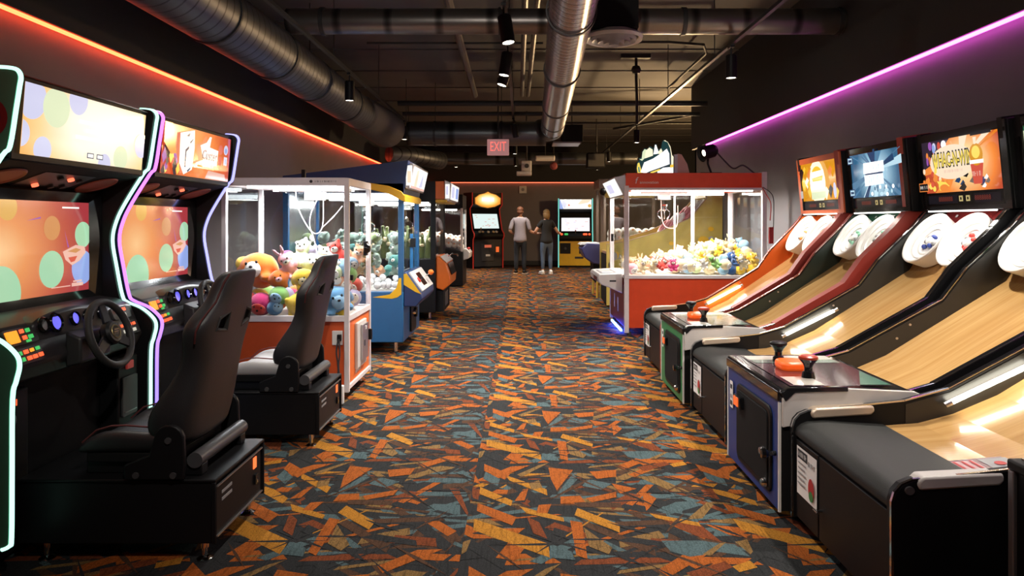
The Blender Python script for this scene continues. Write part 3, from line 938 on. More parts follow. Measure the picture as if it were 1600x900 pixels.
    # button clusters
    q0, q1 = Vector((-2.05 - XO, 0, .955)), Vector((-1.985 - XO, 0, .80)); dn = (q1 - q0).normalized(); nn = Vector((-dn.z, 0, dn.x))
    mid = (q0 + q1) / 2
    for u0, u1, v0, v1 in ((-.46, -.28, .005, .075), (-.44, -.29, -.075, -.01), (.27, .42, .012, .075), (.28, .44, -.075, -.005)):
        b = MB(); o = mid + nn * .001
        def pt(u, v, h): return o + Vector((0, u, 0)) - dn * v + nn * h
        r = rrect(u0, u1, v0, v1, .012, 3)
        k = len(r); vs = [pt(*q, 0) for q in r] + [pt(*q, .012) for q in r]
        b.add(vs, [list(range(k, 2 * k))] + [(j, (j + 1) % k, k + (j + 1) % k, k + j) for j in range(k)], GRAY)
        pl = b.build('switch_panel', da)
        rr = random.Random(int(u0 * 1000))
        if u0 == -.46:
            bs = [(-.445 + .021 * k, .04 + .0 * k, .018, .05, BTNO) for k in range(3)] + [(-.365, .058, .016, .016, BTNR), (-.33, .058, .016, .016, BTNG), (-.36, .03, .016, .016, BTNR), (-.325, .03, .02, .016, BTNG), (-.345, .014, .02, .01, BTNG)]
        elif u0 == -.44:
            bs = [(-.42, -.03, .016, .016, BTNG), (-.385, -.028, .018, .016, BTNR), (-.35, -.026, .014, .014, BTNO), (-.315, -.024, .016, .014, BTNG), (-.415, -.056, .016, .016, BTNG), (-.378, -.056, .018, .016, BTNR), (-.345, -.055, .018, .016, BTNR), (-.31, -.053, .018, .016, BTNR)]
        elif u0 == .27:
            bs = [(.315, .058, .028, .016, BTNR), (.365, .058, .028, .016, BTNR), (.315, .03, .016, .016, BTNW), (.36, .03, .016, .016, BTNW)]
        else:
            bs = [(.30 + .035 * k, -.025, .014, .014, m) for k, m in enumerate((BTNR, BTNW, BTNR, BTNR))] + [(.31 + .04 * k, -.056, .02, .016, m) for k, m in enumerate((BTNW, BTNG, BTNW))]
        for u, v, a, c, m in bs:
            b = MB()
            vs = [pt(u + dx * a / 2, v + dy * c / 2, hh) for hh in (.012, .02) for dx, dy in ((-1, -1), (1, -1), (1, 1), (-1, 1))]
            b.add(vs, [(4, 5, 6, 7), (0, 1, 5, 4), (1, 2, 6, 5), (2, 3, 7, 6), (3, 0, 4, 7)], m); b.build('button', pl)
    # steering wheel
    wc = Vector((-1.865 - XO, -.02, .875)); ax = Vector((.93, 0, .30)).normalized()
    b = MB(); b.cyl(wc - ax * .14, wc - ax * .02, .045, BLK, r1=.035, n=18); b.prism([(-2.0 - XO, .9), (-1.93 - XO, .87), (-1.93 - XO, .76), (-2.0 - XO, .74)], 'y', -.13, .10, DASH)
    b.build('steering_column', t, bevel=.01)
    b = MB(); b.torus(wc, ax, .148, .0165, RUB, 44, 12)
    d_, u_, w_ = MB.frame(ax)
    sw = b.build('steering_wheel', t, smooth=80)
    b = MB()
    side = Vector((0, 1, 0)); upv = ax.cross(side).normalized()
    if upv.z < 0: upv = -upv
    for a in (78, 198, 318):
        e = side * math.cos(R(a + 12)) + upv * math.sin(R(a + 12)); f = side * -math.sin(R(a + 12)) + upv * math.cos(R(a + 12))
        b.add([wc + e * r + f * s * ww + ax * h for r, ww in ((.035, .028), (.145, .02)) for s in (-1, 1) for h in (-.006, .006)],
              [(0, 1, 3, 2), (4, 6, 7, 5), (0, 4, 5, 1), (2, 3, 7, 6), (0, 2, 6, 4), (1, 5, 7, 3)], BLK)
    b.build('spokes', sw, bevel=.003)
    b = MB(); b.lathe([(0, .028), (.045, .026), (.055, .015), (.055, -.01), (0, -.01)], wc, ax, BLK, 26); hb = b.build('horn_pad', sw)
    b = MB(); b.lathe([(.027, .0285), (.030, .031), (.033, .0275)], wc, ax, mat('gold_ring', (.35, .27, .12), .4, .8), 24)
    for k in (-1, 0, 1): b.box(wc.x + .026, wc.x + .029, wc.y - .018, wc.y + .018, wc.z + k * .011 + .006, wc.z + k * .011 + .012, mat('gold_ring', (.35, .27, .12)))
    b.build('emblem', hb)
    # coin door parts on the lower front
    xf = -2.1 - XO
    b = MB(); b.box(xf, xf + .10, .28, .455, .14, .70, BLK); cd = b.build('coin_housing', t, bevel=.008)
    b = MB(); b.prism(rrect(.30, .435, .40, .60, .012, 3), 'x', xf + .10, xf + .112, GRAY); dd = b.build('coin_door', cd, bevel=.003)
    b = MB(); b.box(xf + .112, xf + .116, .315, .42, .42, .425, ALU); b.build('hinge_bar', dd)
    b = MB(); b.box(xf + .10, xf + .112, .34, .40, .635, .675, mat('slot_red', (.25, .03, .03), .4, emit=(1, .1, .08), es=.12)); b.build('coin_slot', cd, bevel=.004)
    b = MB(); b.box(xf, xf + .06, -.46, -.30, .14, .70, BLK); cd = b.build('service_housing', t, bevel=.008)
    b = MB(); b.box(xf + .06, xf + .066, -.40, -.375, .64, .665, BTNR); b.build('button', cd)
    b = MB(); b.lathe([(0, .012), (.012, .012), (.014, .008), (.03, .008), (.034, .0)], (xf + .06, -.41, .585), (1, 0, 0), CHR, 20); b.build('lock', cd)
    for sx in (back + .12, -2.2 - XO):
        for sy in (-i + .08, i - .08):
            b = MB(); b.lathe([(0, 0), (.03, 0), (.03, .008), (.01, .014), (.01, .03)], (sx, sy, 0), (0, 0, 1), CHR, 12); b.build('foot', t)
    return t


def mq_art(t, mq, i):
    a, c = Vector((-1.955 - XO, 0, 1.935)), Vector((-1.978 - XO, 0, 1.65))
    A = Art((a + c) / 2 + Vector((.003, 0, 0)), (0, 1, 0), a - c)
    return A, i - .035, (a - c).length / 2


def marquee_dots(t, mq, i):
    A, w, h = mq_art(t, mq, i)
    g = glow_grad('marquee_dots', (A.o.x, .08, 1.80), (0, 1.75, 3.2), [(0, (1.0, .98, .90)), (.4, (1.0, .93, .74)), (.75, (1.0, .66, .30)), (1, (.95, .46, .13))], 1.08)
    A.rect(-w, w, -h, h, g)
    cl = (-w, w, -h, h)
    for u, v, r, m in ((-.40, .085, .085, RLAV), (-.25, .07, .085, RPALE), (-.11, .125, .065, RLAV), (-.455, -.06, .055, RLAV), (-.32, -.115, .055, RLAV),
                       (.42, -.02, .062, RLAV), (.24, -.10, .06, RPALE), (.11, -.14, .05, RLAV)):
        A.disc(u, v, r, m, clip=cl)
    for v, a, c in ((.035, -.1, .20), (.0, -.05, .16), (-.035, -.12, .10)):
        A.rect(a, c, v - .009, v + .009, RWHT)
    for u in (-.005, .065):
        A.rect(u - .025, u + .025, -.122, -.098, RINK); A.rect(u - .02, u + .02, -.118, -.102, RWHT)
    A.build('marquee_picture', mq, recalc=False, smooth=0)


def marquee_fire(t, mq, i):
    A, w, h = mq_art(t, mq, i)
    g = glow_grad('marquee_fire', (A.o.x, .02, 1.77), (0, 2.0, 3.0), [(0, (1.0, .48, .18)), (.35, (.95, .24, .045)), (.75, (.70, .085, .02)), (1, (.48, .04, .03))], .95, .35, 9)
    A.rect(-w, w, -h, h, g)
    rr = random.Random(4)
    for k in range(16):
        u = -w + .005 + rr.random() * .17; v = -h + rr.random() * .15
        s = rr.uniform(.015, .045)
        A.shape([(u, max(-h, v - s)), (min(u + s, -.2), v), (u + .3 * s, v + 1.6 * s), (max(-w, u - s * .6), v + .2 * s)], rr.choice([RFLAME, RYEL, RDK, RRED, RPUR]))
    A.shape([(-w, h), (-.36, h), (-.30, -.02), (-.36, -.03), (-w, .03)], RFLAME)
    A.shape([(-.27, .10), (-.10, .135), (-.085, .03), (-.10, -.10), (-.20, -.135), (-.26, -.07)], RWHT)
    A.shape([(-.20, .09), (-.15, .115), (-.165, .09)], RINK); A.shape([(-.15, .06), (-.11, .085), (-.115, .075), (-.145, .05)], RINK)
    A.shape([(-.20, .01), (-.16, .035), (-.16, .02), (-.188, .0), (-.185, -.09), (-.20, -.09)], RINK)
    A.shape([(-.165, -.11), (-.12, -.085), (-.13, -.10), (-.155, -.118)], RINK)
    A.shape([(-.07, -.055), (.03, -.03), (-.02, .055), (.06, .08), (.10, .12), (.125, .12), (.11, .055), (.235, .045), (.225, -.055), (-.02, -.055)], RWHT)
    A.write('Custer', .085, .11, .0, RINK, shear=.2, width=.21); A.write('Custer', .08, .112, .003, RPINK, shear=.2, width=.20)
    A.rect(.02, .18, -.072, -.06, RRED); A.shape([(-.07, -.06), (-.0, -.04), (.0, -.052), (-.065, -.072)], RINK)
    A.disc(.34, .06, .032, RLAV); A.disc(.34, .055, .018, RBLU); A.rect(.315, .365, -.04, .015, RLAV); A.rect(.335, .345, -.03, .0, RBLU)
    A.shape([(.1, -.09), (.34, -.10), (.36, -.14), (.06, -.14)], RPINK)
    A.build('marquee_picture', mq, recalc=False, smooth=0)


racer(2.70, 3.735, 'nearest racing arcade cabinet with mint neon edges and a pale dotted marquee', NEOW, NEOW, PGRN, marquee_dots)
racer(3.775, 4.81, 'second racing arcade cabinet with pink violet neon edge and a red orange marquee', NEOP, NEOB, PNAVY, marquee_fire)

# ------------------------------------------------------------------ racing seats
LEA = mat('seat_leather', (.019, .0185, .020), .42, bump=.25, bscale=380, var=.15)
LEAS = mat('seat_side_leather', (.016, .014, .016), .5, bump=.25, bscale=380)
STCH = mat('seat_stitch', (.14, .03, .03), .6)
SILV = mat('seat_silver_leather', (.45, .44, .44), .4, bump=.2, bscale=380)


def carve(o, cutters):
    for c in cutters: c.parent = o.parent
    bpy.context.view_layer.update()
    for c in cutters:
        m = o.modifiers.new('cut', 'BOOLEAN'); m.object = c; m.operation = 'DIFFERENCE'; m.solver = 'EXACT';
    dg = bpy.context.evaluated_depsgraph_get()
    me = bpy.data.meshes.new_from_object(o.evaluated_get(dg))
    o.modifiers.clear(); o.data = me
    me.shade_smooth(); me.set_sharp_from_angle(angle=R(50))
    for c in cutters: bpy.data.objects.remove(c)


def seat(y, label, sitmat, x0=-1.93):
    t = thing('racing_chair', label, 'chair', (0, y, 0), 0, 'racing seats in front of the cabinets')
    # pedestal
    x1 = -1.235
    b = MB(); b.box(x0, x1 - .02, -.265, .265, .075, .325, BLK); b.box(x0, x1, -.272, .272, .325, .338, BLK)
    b.box(x1 - .02, x1, -.272, -.262, .075, .325, BLK); b.box(x1 - .10, x1, .262, .272, .075, .33, BLK)
    pe = b.build('pedestal', t, bevel=.004)
    b = MB(); b.box(x1 - .02, x1 - .006, -.25, .235, .10, .30, BLK); pl = b.build('end_plate', pe, bevel=.003)
    b = MB(); b.box(x1 - .006, x1 - .002, .14, .175, .235, .285, lamp('rocker_red', (1, .16, .04), 1.6)); b.build('power_switch', pl)
    b = MB(); b.box(x1 - .006, x1 + .004, .15, .18, .16, .205, BLKG); b.box(x1 + .001, x1 + .006, .158, .172, .168, .18, CHR); b.build('socket', pl)
    for z in (.255, .225):
        b = MB(); b.box(x1 - .006, x1 - .004, -.20, -.10, z, z + .012, EOFF); b.build('label_plate', pl)
    b = MB()
    for z in (.302, .098): b.box(x1 - .006, x1 + .002, -.255, .24, z, z + .005, ALU)
    b.build('trim', pl)
    for sx in (x1 - .06, x0 + .1):
        for sy in (-.235, .22):
            b = MB(); b.lathe([(0, 0), (.03, 0), (.032, .006), (.02, .014), (.011, .018), (.011, .05), (.017, .05), (.017, .075)], (sx, sy, 0), (0, 0, 1), CHR, 14); b.build('foot', pe)
    # rails and cushion
    b = MB()
    for sy in (-.17, .17): b.box(-1.80, -1.38, sy - .03, sy + .03, .338, .39, BLK)
    b.box(-1.79, -1.42, -.22, .22, .39, .43, BLKM)
    b.build('seat_rail', t, bevel=.005)
    b = MB(); n = 9; rows = []
    for xi in range(8):
        f = xi / 7; x = -1.83 + f * .42
        row = []
        for k in range(n):
            v = -1 + 2 * k / (n - 1); yy = v * .245
            z = .485 - .03 * f + (.05 if abs(v) > .6 else 0) * min(1, f * 3) + (-.035 if xi == 0 else 0)
            row.append((x, yy, z))
        rows.append(row)
    top = [p for r in rows for p in r]; bot = [(p[0] + .0, p[1] * .96, .425) for p in top]
    fs, m = [], len(top)
    for a in range(7):
        for c in range(n - 1):
            q = a * n + c; fs.append((q, q + 1, q + n + 1, q + n)); fs.append((m + q, m + q + n, m + q + n + 1, m + q + 1))
    for a in range(7):
        q = a * n; fs.append((q, q + n, m + q + n, m + q)); q += n - 1; fs.append((q, m + q, m + q + n, q + n))
    for c in range(n - 1):
        fs.append((c, m + c, m + c + 1, c + 1)); q = 7 * n + c; fs.append((q, q + 1, m + q + 1, m + q))
    b.add(top + bot, fs, sitmat)
    cu = b.build('cushion', t, sub=2, smooth=180)
    b = MB(); b.tube([(r[1][0], r[1][1], r[1][2] + .01) for r in rows], .004, STCH, 6); b.build('stitching', cu)
    b = MB(); b.tube([(r[-2][0], r[-2][1], r[-2][2] + .01) for r in rows], .004, STCH, 6); b.build('stitching', cu)
    # backrest: bucket shell lofted upwards
    sec = [(z, w, x + .066, d) for z, w, x, d in [(.44, .20, -1.445, .10), (.50, .238, -1.435, .17), (.58, .25, -1.42, .185), (.66, .237, -1.402, .15), (.74, .222, -1.385, .11), (.82, .224, -1.37, .095),
           (.885, .250, -1.358, .10), (.935, .262, -1.346, .105), (.975, .245, -1.335, .10), (1.01, .21, -1.325, .09), (1.045, .178, -1.315, .075),
           (1.09, .158, -1.302, .08), (1.13, .150, -1.29, .075), (1.16, .135, -1.282, .06), (1.172, .10, -1.278, .04)]]
    rows = []
    for z, w, x, d in sec:
        ds = min(d, .08)
        rows.append([(x - d, -w, z), (x - d * .45, -w * 1.02, z), (x - .012, -w * .95, z), (x + .012, -w * .72, z), (x + .02, 0, z), (x + .012, w * .72, z), (x - .012, w * .95, z), (x - d * .45, w * 1.02, z), (x - d, w, z),
                     (x - d - .005, w * .86, z), (x - ds * .75, w * .6, z), (x - ds * .6, 0, z), (x - ds * .75, -w * .6, z), (x - d - .005, -w * .86, z)])
    n = 14; b = MB(); vs = [p for r in rows for p in r]; fs = []
    for a in range(len(rows) - 1):
        for k in range(n):
            fs.append((a * n + k, a * n + (k + 1) % n, (a + 1) * n + (k + 1) % n, (a + 1) * n + k))
    fs.append(list(range(n))); fs.append([(len(rows) - 1) * n + k for k in range(n)])
    b.add(vs, fs, LEA)
    bk = b.build('backrest', t, sub=2, smooth=180)
    cuts = []
    for s in (-1, 1):
        cz, cy = .955, s * .125
        b = MB(); b.prism([(cy - s * .05, cz - .042), (cy + s * .05, cz - .026), (cy + s * .04, cz + .022), (cy - s * .04, cz + .042)], 'x', -1.6, -1.1, BLKG); cuts.append(b.build('cut'))
    carve(bk, cuts)
    for s in (-1, 1):
        b = MB(); b.tube([(r[1][0] + .01, r[1][1] * 1.015, r[1][2]) for r in rows[6:-1]], .004, STCH, 6); b.build('stitching', bk)
        # harness slot: raised frame round a recess
        cz, cy = .965, s * .125
        xb = -1.262; cz = .955
        pts = [(cy - s * .05, cz - .042), (cy + s * .05, cz - .026), (cy + s * .04, cz + .022), (cy - s * .04, cz + .042)]
        def X(z): return -1.325 + (z - .965) * .24 - .0
        b = MB(); b.tube([(xb + (c - cz) * .25 - abs(a) * .06, a, c) for a, c in pts], .010, RUB, 8, closed=True); b.build('slot_rim', bk)
    # recliner brackets and cross tube
    for s in (-1, 1):
        b = MB(); y0 = s * .262; y1 = s * .285
        pts = [(-1.60, .34), (-1.36, .34), (-1.355, .40)] + arc(-1.42, .50, .062, -10, 175, 8) + [(-1.50, .44), (-1.60, .40)]
        b.prism(pts, 'y', min(y0, y1), max(y0, y1), BLK); br = b.build('recliner_bracket', t, bevel=.006)
        for (x, z) in ((-1.42, .50), (-1.55, .36), (-1.40, .36)):
            b = MB(); b.cyl((x, s * .284, z), (x, s * .292, z), .013, GRAY, n=12); b.build('bolt', br)
    b = MB(); b.cyl((-1.335, -.24, .405), (-1.335, .24, .405), .032, mat('tube_grey', (.06, .06, .065), .45), n=20); b.build('cross_tube', t)
    for sy in (-.2, .2): b = MB(); b.box(-1.38, -1.31, sy - .03, sy + .03, .338, .385, BLK); b.build('mount_block', t, bevel=.006)
    return t


seat(3.12, 'nearest black bucket racing seat on its own black pedestal', LEA, -2.04)
seat(4.58, 'farther black bucket racing seat with a silver grey cushion', SILV)
# ================================================================== ROLL-UP LANE GAMES (right)
LANEW = wood('lane_wood', (.45, .25, .085), (.58, .36, .14), (.33, .175, .06))
TUBE = lamp('tube_white', (1.0, .93, .76), 16)
UNDER = lamp('under_screen_white', (1.0, .95, .88), 5)
WHEEL = mat('wheel_white', (.80, .79, .76), .4, coat=.1, var=.03)
LOR = mat('lane_orange', (.72, .13, .015), .35)
LGR = mat('lane_green', (.022, .10, .055), .4)
LRD = mat('lane_red', (.28, .025, .025), .4)
EDR = mat('edge_maroon', (.30, .03, .018), .5)
PGREEN = mat('front_green', (.03, .17, .06), .45, var=.3, scale=14)
PBLUE = mat('front_blue', (.012, .04, .19), .42)
PADM = mat('pad_vinyl', (.022, .023, .022), .55, spec=.3, bump=.2, bscale=300)
BRK = mat('bracket_cream', (.62, .50, .38), .35, .3)
WX = 1.23
WALLTOP = [(0, .05), (0, .455), (.008, .485), (.028, .51), (.06, .525), (.2, .54), (.45, .57), (.63, .625), (.99, .84), (1.13, .925), (1.26, 1.11), (1.49, 1.345), (1.575, 1.45)]
LANEP = [(.36, .462), (.50, .474), (.64, .515), (.82, .60), (1.46, 1.035), (1.565, 1.205)]
BACKB = [(1.565, 1.205), (1.72, 1.455)]


def strip(mb, pts, y0, y1, m, off=.004):
    """thin trim following a path in x-z, on the outer side"""
    for i in range(len(pts) - 1):
        p, q = Vector(pts[i]), Vector(pts[i + 1]); d = (q - p).normalized(); nn = Vector((-d.y, d.x)) * off
        mb.prism([tuple(p - d * .001), tuple(q + d * .001), tuple(q + d * .001 + nn), tuple(p - d * .001 + nn)], 'y', y0, y1, m)


def screen_box(t, hw, edge_m, art):
    """display cabinet above the lane"""
    b = MB(); pr = [(1.60, 1.46), (1.55, 2.0), (1.74, 2.03), (1.74, 1.46)]
    b.prism(pr, 'y', -hw, hw, BLK); sb = b.build('screen_cabinet', t, bevel=.006)
    lo, hi = Vector((1.597, 0, 1.475)), Vector((1.5515, 0, 1.985)); V = (hi - lo).normalized(); Nn = Vector((-V.z, 0, V.x))
    c = (lo + hi) / 2; hh = (hi - lo).length / 2
    b = MB()
    def pt(u, v, h): return c + Vector((0, -u, 0)) + V * v + Nn * h
    iw, ih = hw - .055, hh - .02
    o = [(-hw, -hh - .012), (hw, -hh - .012), (hw, hh + .012), (-hw, hh + .012)]; i_ = [(-iw, -ih), (iw, -ih), (iw, ih - .02), (-iw, ih - .02)]
    for k in range(4):
        k2 = (k + 1) % 4
        A, B_, C_, D_ = o[k], o[k2], i_[k2], i_[k]
        b.poly([pt(*A, .014), pt(*B_, .014), pt(*C_, .014), pt(*D_, .014)], edge_m)
        b.poly([pt(*A, 0), pt(*B_, 0), pt(*B_, .014), pt(*A, .014)], edge_m)
        b.poly([pt(*C_, .014), pt(*D_, .014), pt(*D_, 0), pt(*C_, 0)], edge_m)
    b.build('bezel', sb, recalc=False)
    # score strip under the picture
    A = Art(pt(0, -ih + .042, .002), (0, -1, 0), V)
    A.rect(-iw, iw, -.042, .042, BLKG); A.rect(-iw + .02, -.06, -.03, .03, screen('score_dark', (.016, .013, .02), .5)); A.rect(.11, iw - .05, -.03, .03, screen('score_dark', (.016, .013, .02), .5))
    for u in (-.045, .03): A.rect(u, u + .04, -.018, .02, screen('ticket_amber', (.75, .6, .25), .7)); A.rect(u + .012, u + .028, -.008, .01, BLKG)
    A.write('8888888', .045, -.19, 0, screen('digits_dim_red', (.30, .05, .03), .6)); A.write('8888888', .045, .20, 0, screen('digits_dim_red', (.30, .05, .03), .6))
    A.build('score_display', sb, recalc=False, smooth=0)
    A = Art(pt(0, .035, .003), (0, -1, 0), V); art(A, iw, ih - .055); A.build('screen', sb, recalc=False, smooth=0)
    return sb


def lane(yc, label, front, back_m, wall_in, edge_m, bez_m, art, tube_on, out_m=None, hw=.45, mats=None, wheelc=None, xs=1.0, wide=.045):
    t = thing('roll_lane_game', label, 'arcade machine', (WX, yc, 0), 0, 'ball rolling lane games on the right')
    out_m = out_m or BLK
    iw = hw - .045
    full = WALLTOP + [(1.585, 1.46), (1.535, 2.01), (1.74, 2.04), (1.74, .05)]
    for s in (-1, 1):
        iw_ = iw if s > 0 else hw - wide
        b = MB(); a, c = s * hw, s * iw_
        pts = [(x + (.0 if front == 'pad' else 0), z) for x, z in full]
        b.prism(pts, 'y', min(a, c), max(a, c), out_m if s > 0 or wide < .05 else edge_m)
        sp = b.build('side_panel', t, smooth=25)
        # inner lining
        b = MB(); ii = s * (iw_ - .003)
        li = [(x + .0, z - .012) for x, z in WALLTOP[6:]] + [(1.73, 1.44), (1.73, 1.05), (1.4, .95), (.8, .55), (.45, .44)]
        b.prism(li, 'y', min(c, ii), max(c, ii), wall_in); b.build('inner_lining', sp)
        # coloured top edge and chrome moulding
        b = MB(); strip(b, WALLTOP[7:], s * hw * 1.0 - (.045 if s > 0 else 0), s * hw + (wide if s < 0 else 0), edge_m, .009 if s < 0 and wide > .05 else .003); b.build('edge_trim', sp)
        b = MB(); strip(b, WALLTOP if front == 'pad' else WALLTOP[6:], s * (hw - .0225) - .021, s * (hw - .0225) - .010, CHR, .007)
        b.build('chrome_moulding', sp)
        b = MB()
        for x, z in ((.88, .70), (.95, .78)): b.cyl((x, s * iw_, z), (x, s * (iw_ - .006), z), .007, ALU, n=10)
        b.build('bolts', sp)
    b = MB(); b.sheet(LANEP, 'y', -iw + .002, iw - .002, LANEW, .03); b.build('lane', t, smooth=25)
    b = MB(); b.prism([(.40, .05), (.40, .42), (.64, .47), (1.46, .98), (1.70, 1.38), (1.73, 1.38), (1.73, .05)], 'y', -iw + .003, iw - .003, BLKM); b.build('base_cabinet', t)
    b = MB(); b.sheet(BACKB, 'y', -iw + .002, iw - .002, back_m, .05); bb = b.build('backboard', t)
    A = Art((1.707, .0, 1.435), (0, -1, 0), (.57, 0, .82))
    A.o = A.o + A.N * .003
    A.rect(-.035, .035, -.085, .0, WPL)
    for k in range(3): A.rect(-.022, .022, -.07 + k * .022, -.058 + k * .022, INK)
    A.rect(.20, .28, -.03, -.018, WPL); A.rect(-.26, -.235, -.03, -.01, WPL)
    A.build('score_card', bb, recalc=False, smooth=0)
    # two bowl shaped wheels
    d = Vector((BACKB[1][0] - BACKB[0][0], 0, BACKB[1][1] - BACKB[0][1])).normalized(); nn = Vector((-d.z, 0, d.x))
    mid = Vector((1.565, 0, 1.205))
    wheelc = wheelc or (GRNP, GRNP)
    for s in (-1, 1):
        c = mid + Vector((0, s * .203, 0)) + nn * .003
        nt_ = nn
        b = MB(); b.lathe([(.155, 0), (.178, .02), (.196, .105), (.20, .118), (.197, .128), (.188, .130), (.178, .122), (.172, .105), (.150, .092), (.146, .098), (.138, .098), (.132, .088), (.112, .078), (.106, .083), (.098, .083), (.092, .074), (.07, .066), (0, .060)], c, nt_, WHEEL, 40)
        wh = b.build('target_wheel', t, smooth=30)
        b = MB()
        b.lathe([(.0, .10), (.022, .098), (.034, .088), (.04, .07), (.05, .064)], c, nt_, WHEEL, 18)
        hb = b.build('hub', wh)
        rr = random.Random(int(yc * 100) + s)
        sd = Vector((0, 1, 0)); ud = nt_.cross(sd)
        for k in range(7):
            b = MB(); a = k * .9 + rr.random() * .5; r_ = rr.uniform(.03, .062)
            q = c + sd * math.cos(a) * r_ + ud * math.sin(a) * r_ + nt_ * .078
            b.ball(q, (.017, .019, .017), wheelc[(s + 1) // 2] if k % 3 else EOFF, n=8, k=6); b.build('ball_peg', wh)
    sb = screen_box(t, hw + .022, bez_m, art)
    b = MB(); b.box(1.562, 1.575, -iw + .05, iw - .05, 1.450, 1.459, UNDER); b.build('lamp_strip', sb)
    t.scale.x = xs
    light('lane_lamp', 'AREA', (WX + 1.50 * xs, yc, 1.45), 2.0, (1, .95, .86), .03, (0, R(-8), 0), size_y=.7)
    if tube_on:
        p, q = Vector((.62, iw - .03, .575)), Vector((.94, iw - .03, .745))
        b = MB(); b.cyl(p, q, .011, TUBE, n=12); tb = b.build('light_tube', t)
        dd = (q - p).normalized()
        b = MB(); b.cyl(p - dd * .03, p, .0125, ALU, n=12); b.build('tube_cap', tb)
        b = MB(); b.cyl(q, q + dd * .03, .0125, ALU, n=12); b.build('tube_cap', tb)
    # ---- front
    if front == 'pad':
        pp = [(.36, .42), (.008, .42), (.006, .435), (.012, .455), (.03, .472), (.055, .482), (.12, .487), (.36, .468)]
        b = MB(); b.prism([(x, z) for x, z in pp], 'y', -iw, iw, PADM); b.build('pad', t, smooth=50)
        b = MB(); b.box(.02, .38, -iw, iw, .05, .42, BLKM); fr = b.build('front_cabinet', t)
        for a, c in ((-iw + .01, .155), (.165, iw - .01)):
            b = MB(); b.box(.008, .02, a, c, .06, .405, BLK); dr = b.build('front_door', fr, bevel=.003)
        b = MB(); b.cyl((.008, .125, .19), (-.014, .125, .19), .006, CHR, n=10); b.cyl((-.014, .105, .19), (-.014, .145, .19), .006, CHR, n=10); b.build('latch', dr)
        A = Art((.006, .27, .285), (0, -1, 0), (0, 0, 1)); A.up(); A.k = 3
        A.rect(-.105, .105, -.11, .10, PAPER); A.rect(-.095, .01, .05, .09, INK); A.scrib(-.088, .005, .07, .02, PAPER)
        A.scrib(.02, .10, .055, .02, INK, 2)
        for k in range(5): A.rect(-.085, -.0 - .01 * (k % 2), .03 - k * .022, .036 - k * .022, EOFF)
        A.disc(.06, -.04, .03, REDP, rv=.045); A.disc(.06, -.07, .022, GRNP)
        A.build('instruction_sticker', fr, recalc=False, smooth=0)
        for s in (-1, 1):
            yy = s * (hw - .025)
            b = MB(); b.prism([(.075, .495), (.31, .512), (.325, .528), (.32, .553), (.085, .540), (.066, .52)], 'y', yy - .032, yy + .032, BRK if s > 0 else SIL)
            b.build('corner_bracket', t, bevel=.008)
        b = MB(); b.cyl((.045, -hw, .495), (.045, -hw - .006, .495), .014, ALU, n=14); b.build('bolt', t)
    else:
        fm = front; cw0, cw1 = -.475, .33
        b = MB(); b.box(-.03, .50, cw0, cw1, .05, .56, BLKM); b.box(.06, .5, cw1, .40, .05, .46, BLKM); co = b.build('console', t)
        b = MB(); b.box(-.036, -.028, cw0, cw1, .045, .558, fm); fp = b.build('front_panel', co, bevel=.002)
        for y in (cw0 + .004, cw1 - .004): b = MB(); b.box(-.040, -.03, y - .006, y + .006, .045, .55, WHT); b.build('corner_strip', fp)
        # control deck with raised lip
        b = MB(); b.prism([(-.045, .555), (-.045, .60), (-.03, .615), (.30, .618), (.52, .602), (.52, .555)], 'y', cw0 - .004, cw1 + .004, BLKG); de = b.build('control_deck', co, bevel=.006)
        A = Art((.22, (cw0 + cw1) / 2, .6165), (0, -1, 0), (1, 0, 0.003)); A.k = 3
        A.rect(-.37, .37, -.20, .24, mat('deck_plum', (.045, .02, .03), .15, coat=.5)); A.rect(-.36, -.25, -.19, .23, mat('deck_cream', (.55, .52, .46), .25, coat=.5)); A.rect(-.24, -.16, -.19, .23, mat('deck_sage', (.16, .24, .19), .25, coat=.5))
        A.rect(.18, .36, -.18, -.05, mat('deck_cream', (.55, .52, .46))); A.shape([(.05, .23), (.36, .23), (.36, .1)], mat('deck_green', (.03, .13, .08), .2))
        A.build('deck_graphics', de, recalc=False, smooth=0)
        # sloping side cheek toward the viewer
        b = MB(); b.prism([(-.03, .44), (-.03, .57), (.0, .60), (.24, .618), (.52, .604), (.55, .59), (.55, .50), (.1, .465)], 'y', cw0 - .022, cw0 - .004, SIL)
        ck = b.build('side_cheek', co, bevel=.003)
        b = MB(); b.prism([(-.02, .56), (-.04, .60), (-.01, .622), (.24, .628), (.24, .606), (.02, .60)], 'y', cw0 - .028, cw0, BLKG); b.build('cheek_rail', ck, bevel=.003)
        for x, z in ((.1, .52), (.3, .53), (.46, .54)):
            b = MB(); b.cyl((x, cw0 - .022, z), (x, cw0 - .025, z), .006, GRAY, n=8); b.build('screw', ck)
        b = MB(); b.cyl((.575, -hw - .004, .56), (.575, -hw - .016, .56), .022, BLKG, n=16); b.cyl((.575, -hw - .016, .56), (.575, -hw - .02, .56), .01, CHR, n=10); b.build('pivot_bolt', ck)
        # plungers and big button
        for x, y, top in ((.16, .13, BLK), (.16, -.27, mat('knob_red_top', (.35, .04, .02), .3))):
            b = MB(); b.lathe([(.03, 0), (.026, .03), (.018, .035), (.018, .055), (.024, .07), (.036, .085), (.042, .094), (.042, .105), (.03, .112), (0, .112)], (x, y, .617), (0, 0, 1), BLKG, 20, mats=[BLKG] * 6 + [top] * 3)
            b.build('plunger', de, smooth=50)
        b = MB(); b.prism(rrect(.095, .225, -.13, .02, .04, 4), 'z', .617, .662, mat('button_orange', (.85, .10, .012), .3, emit=(1, .12, .01), es=.35)); b.build('push_button', de, bevel=.014)
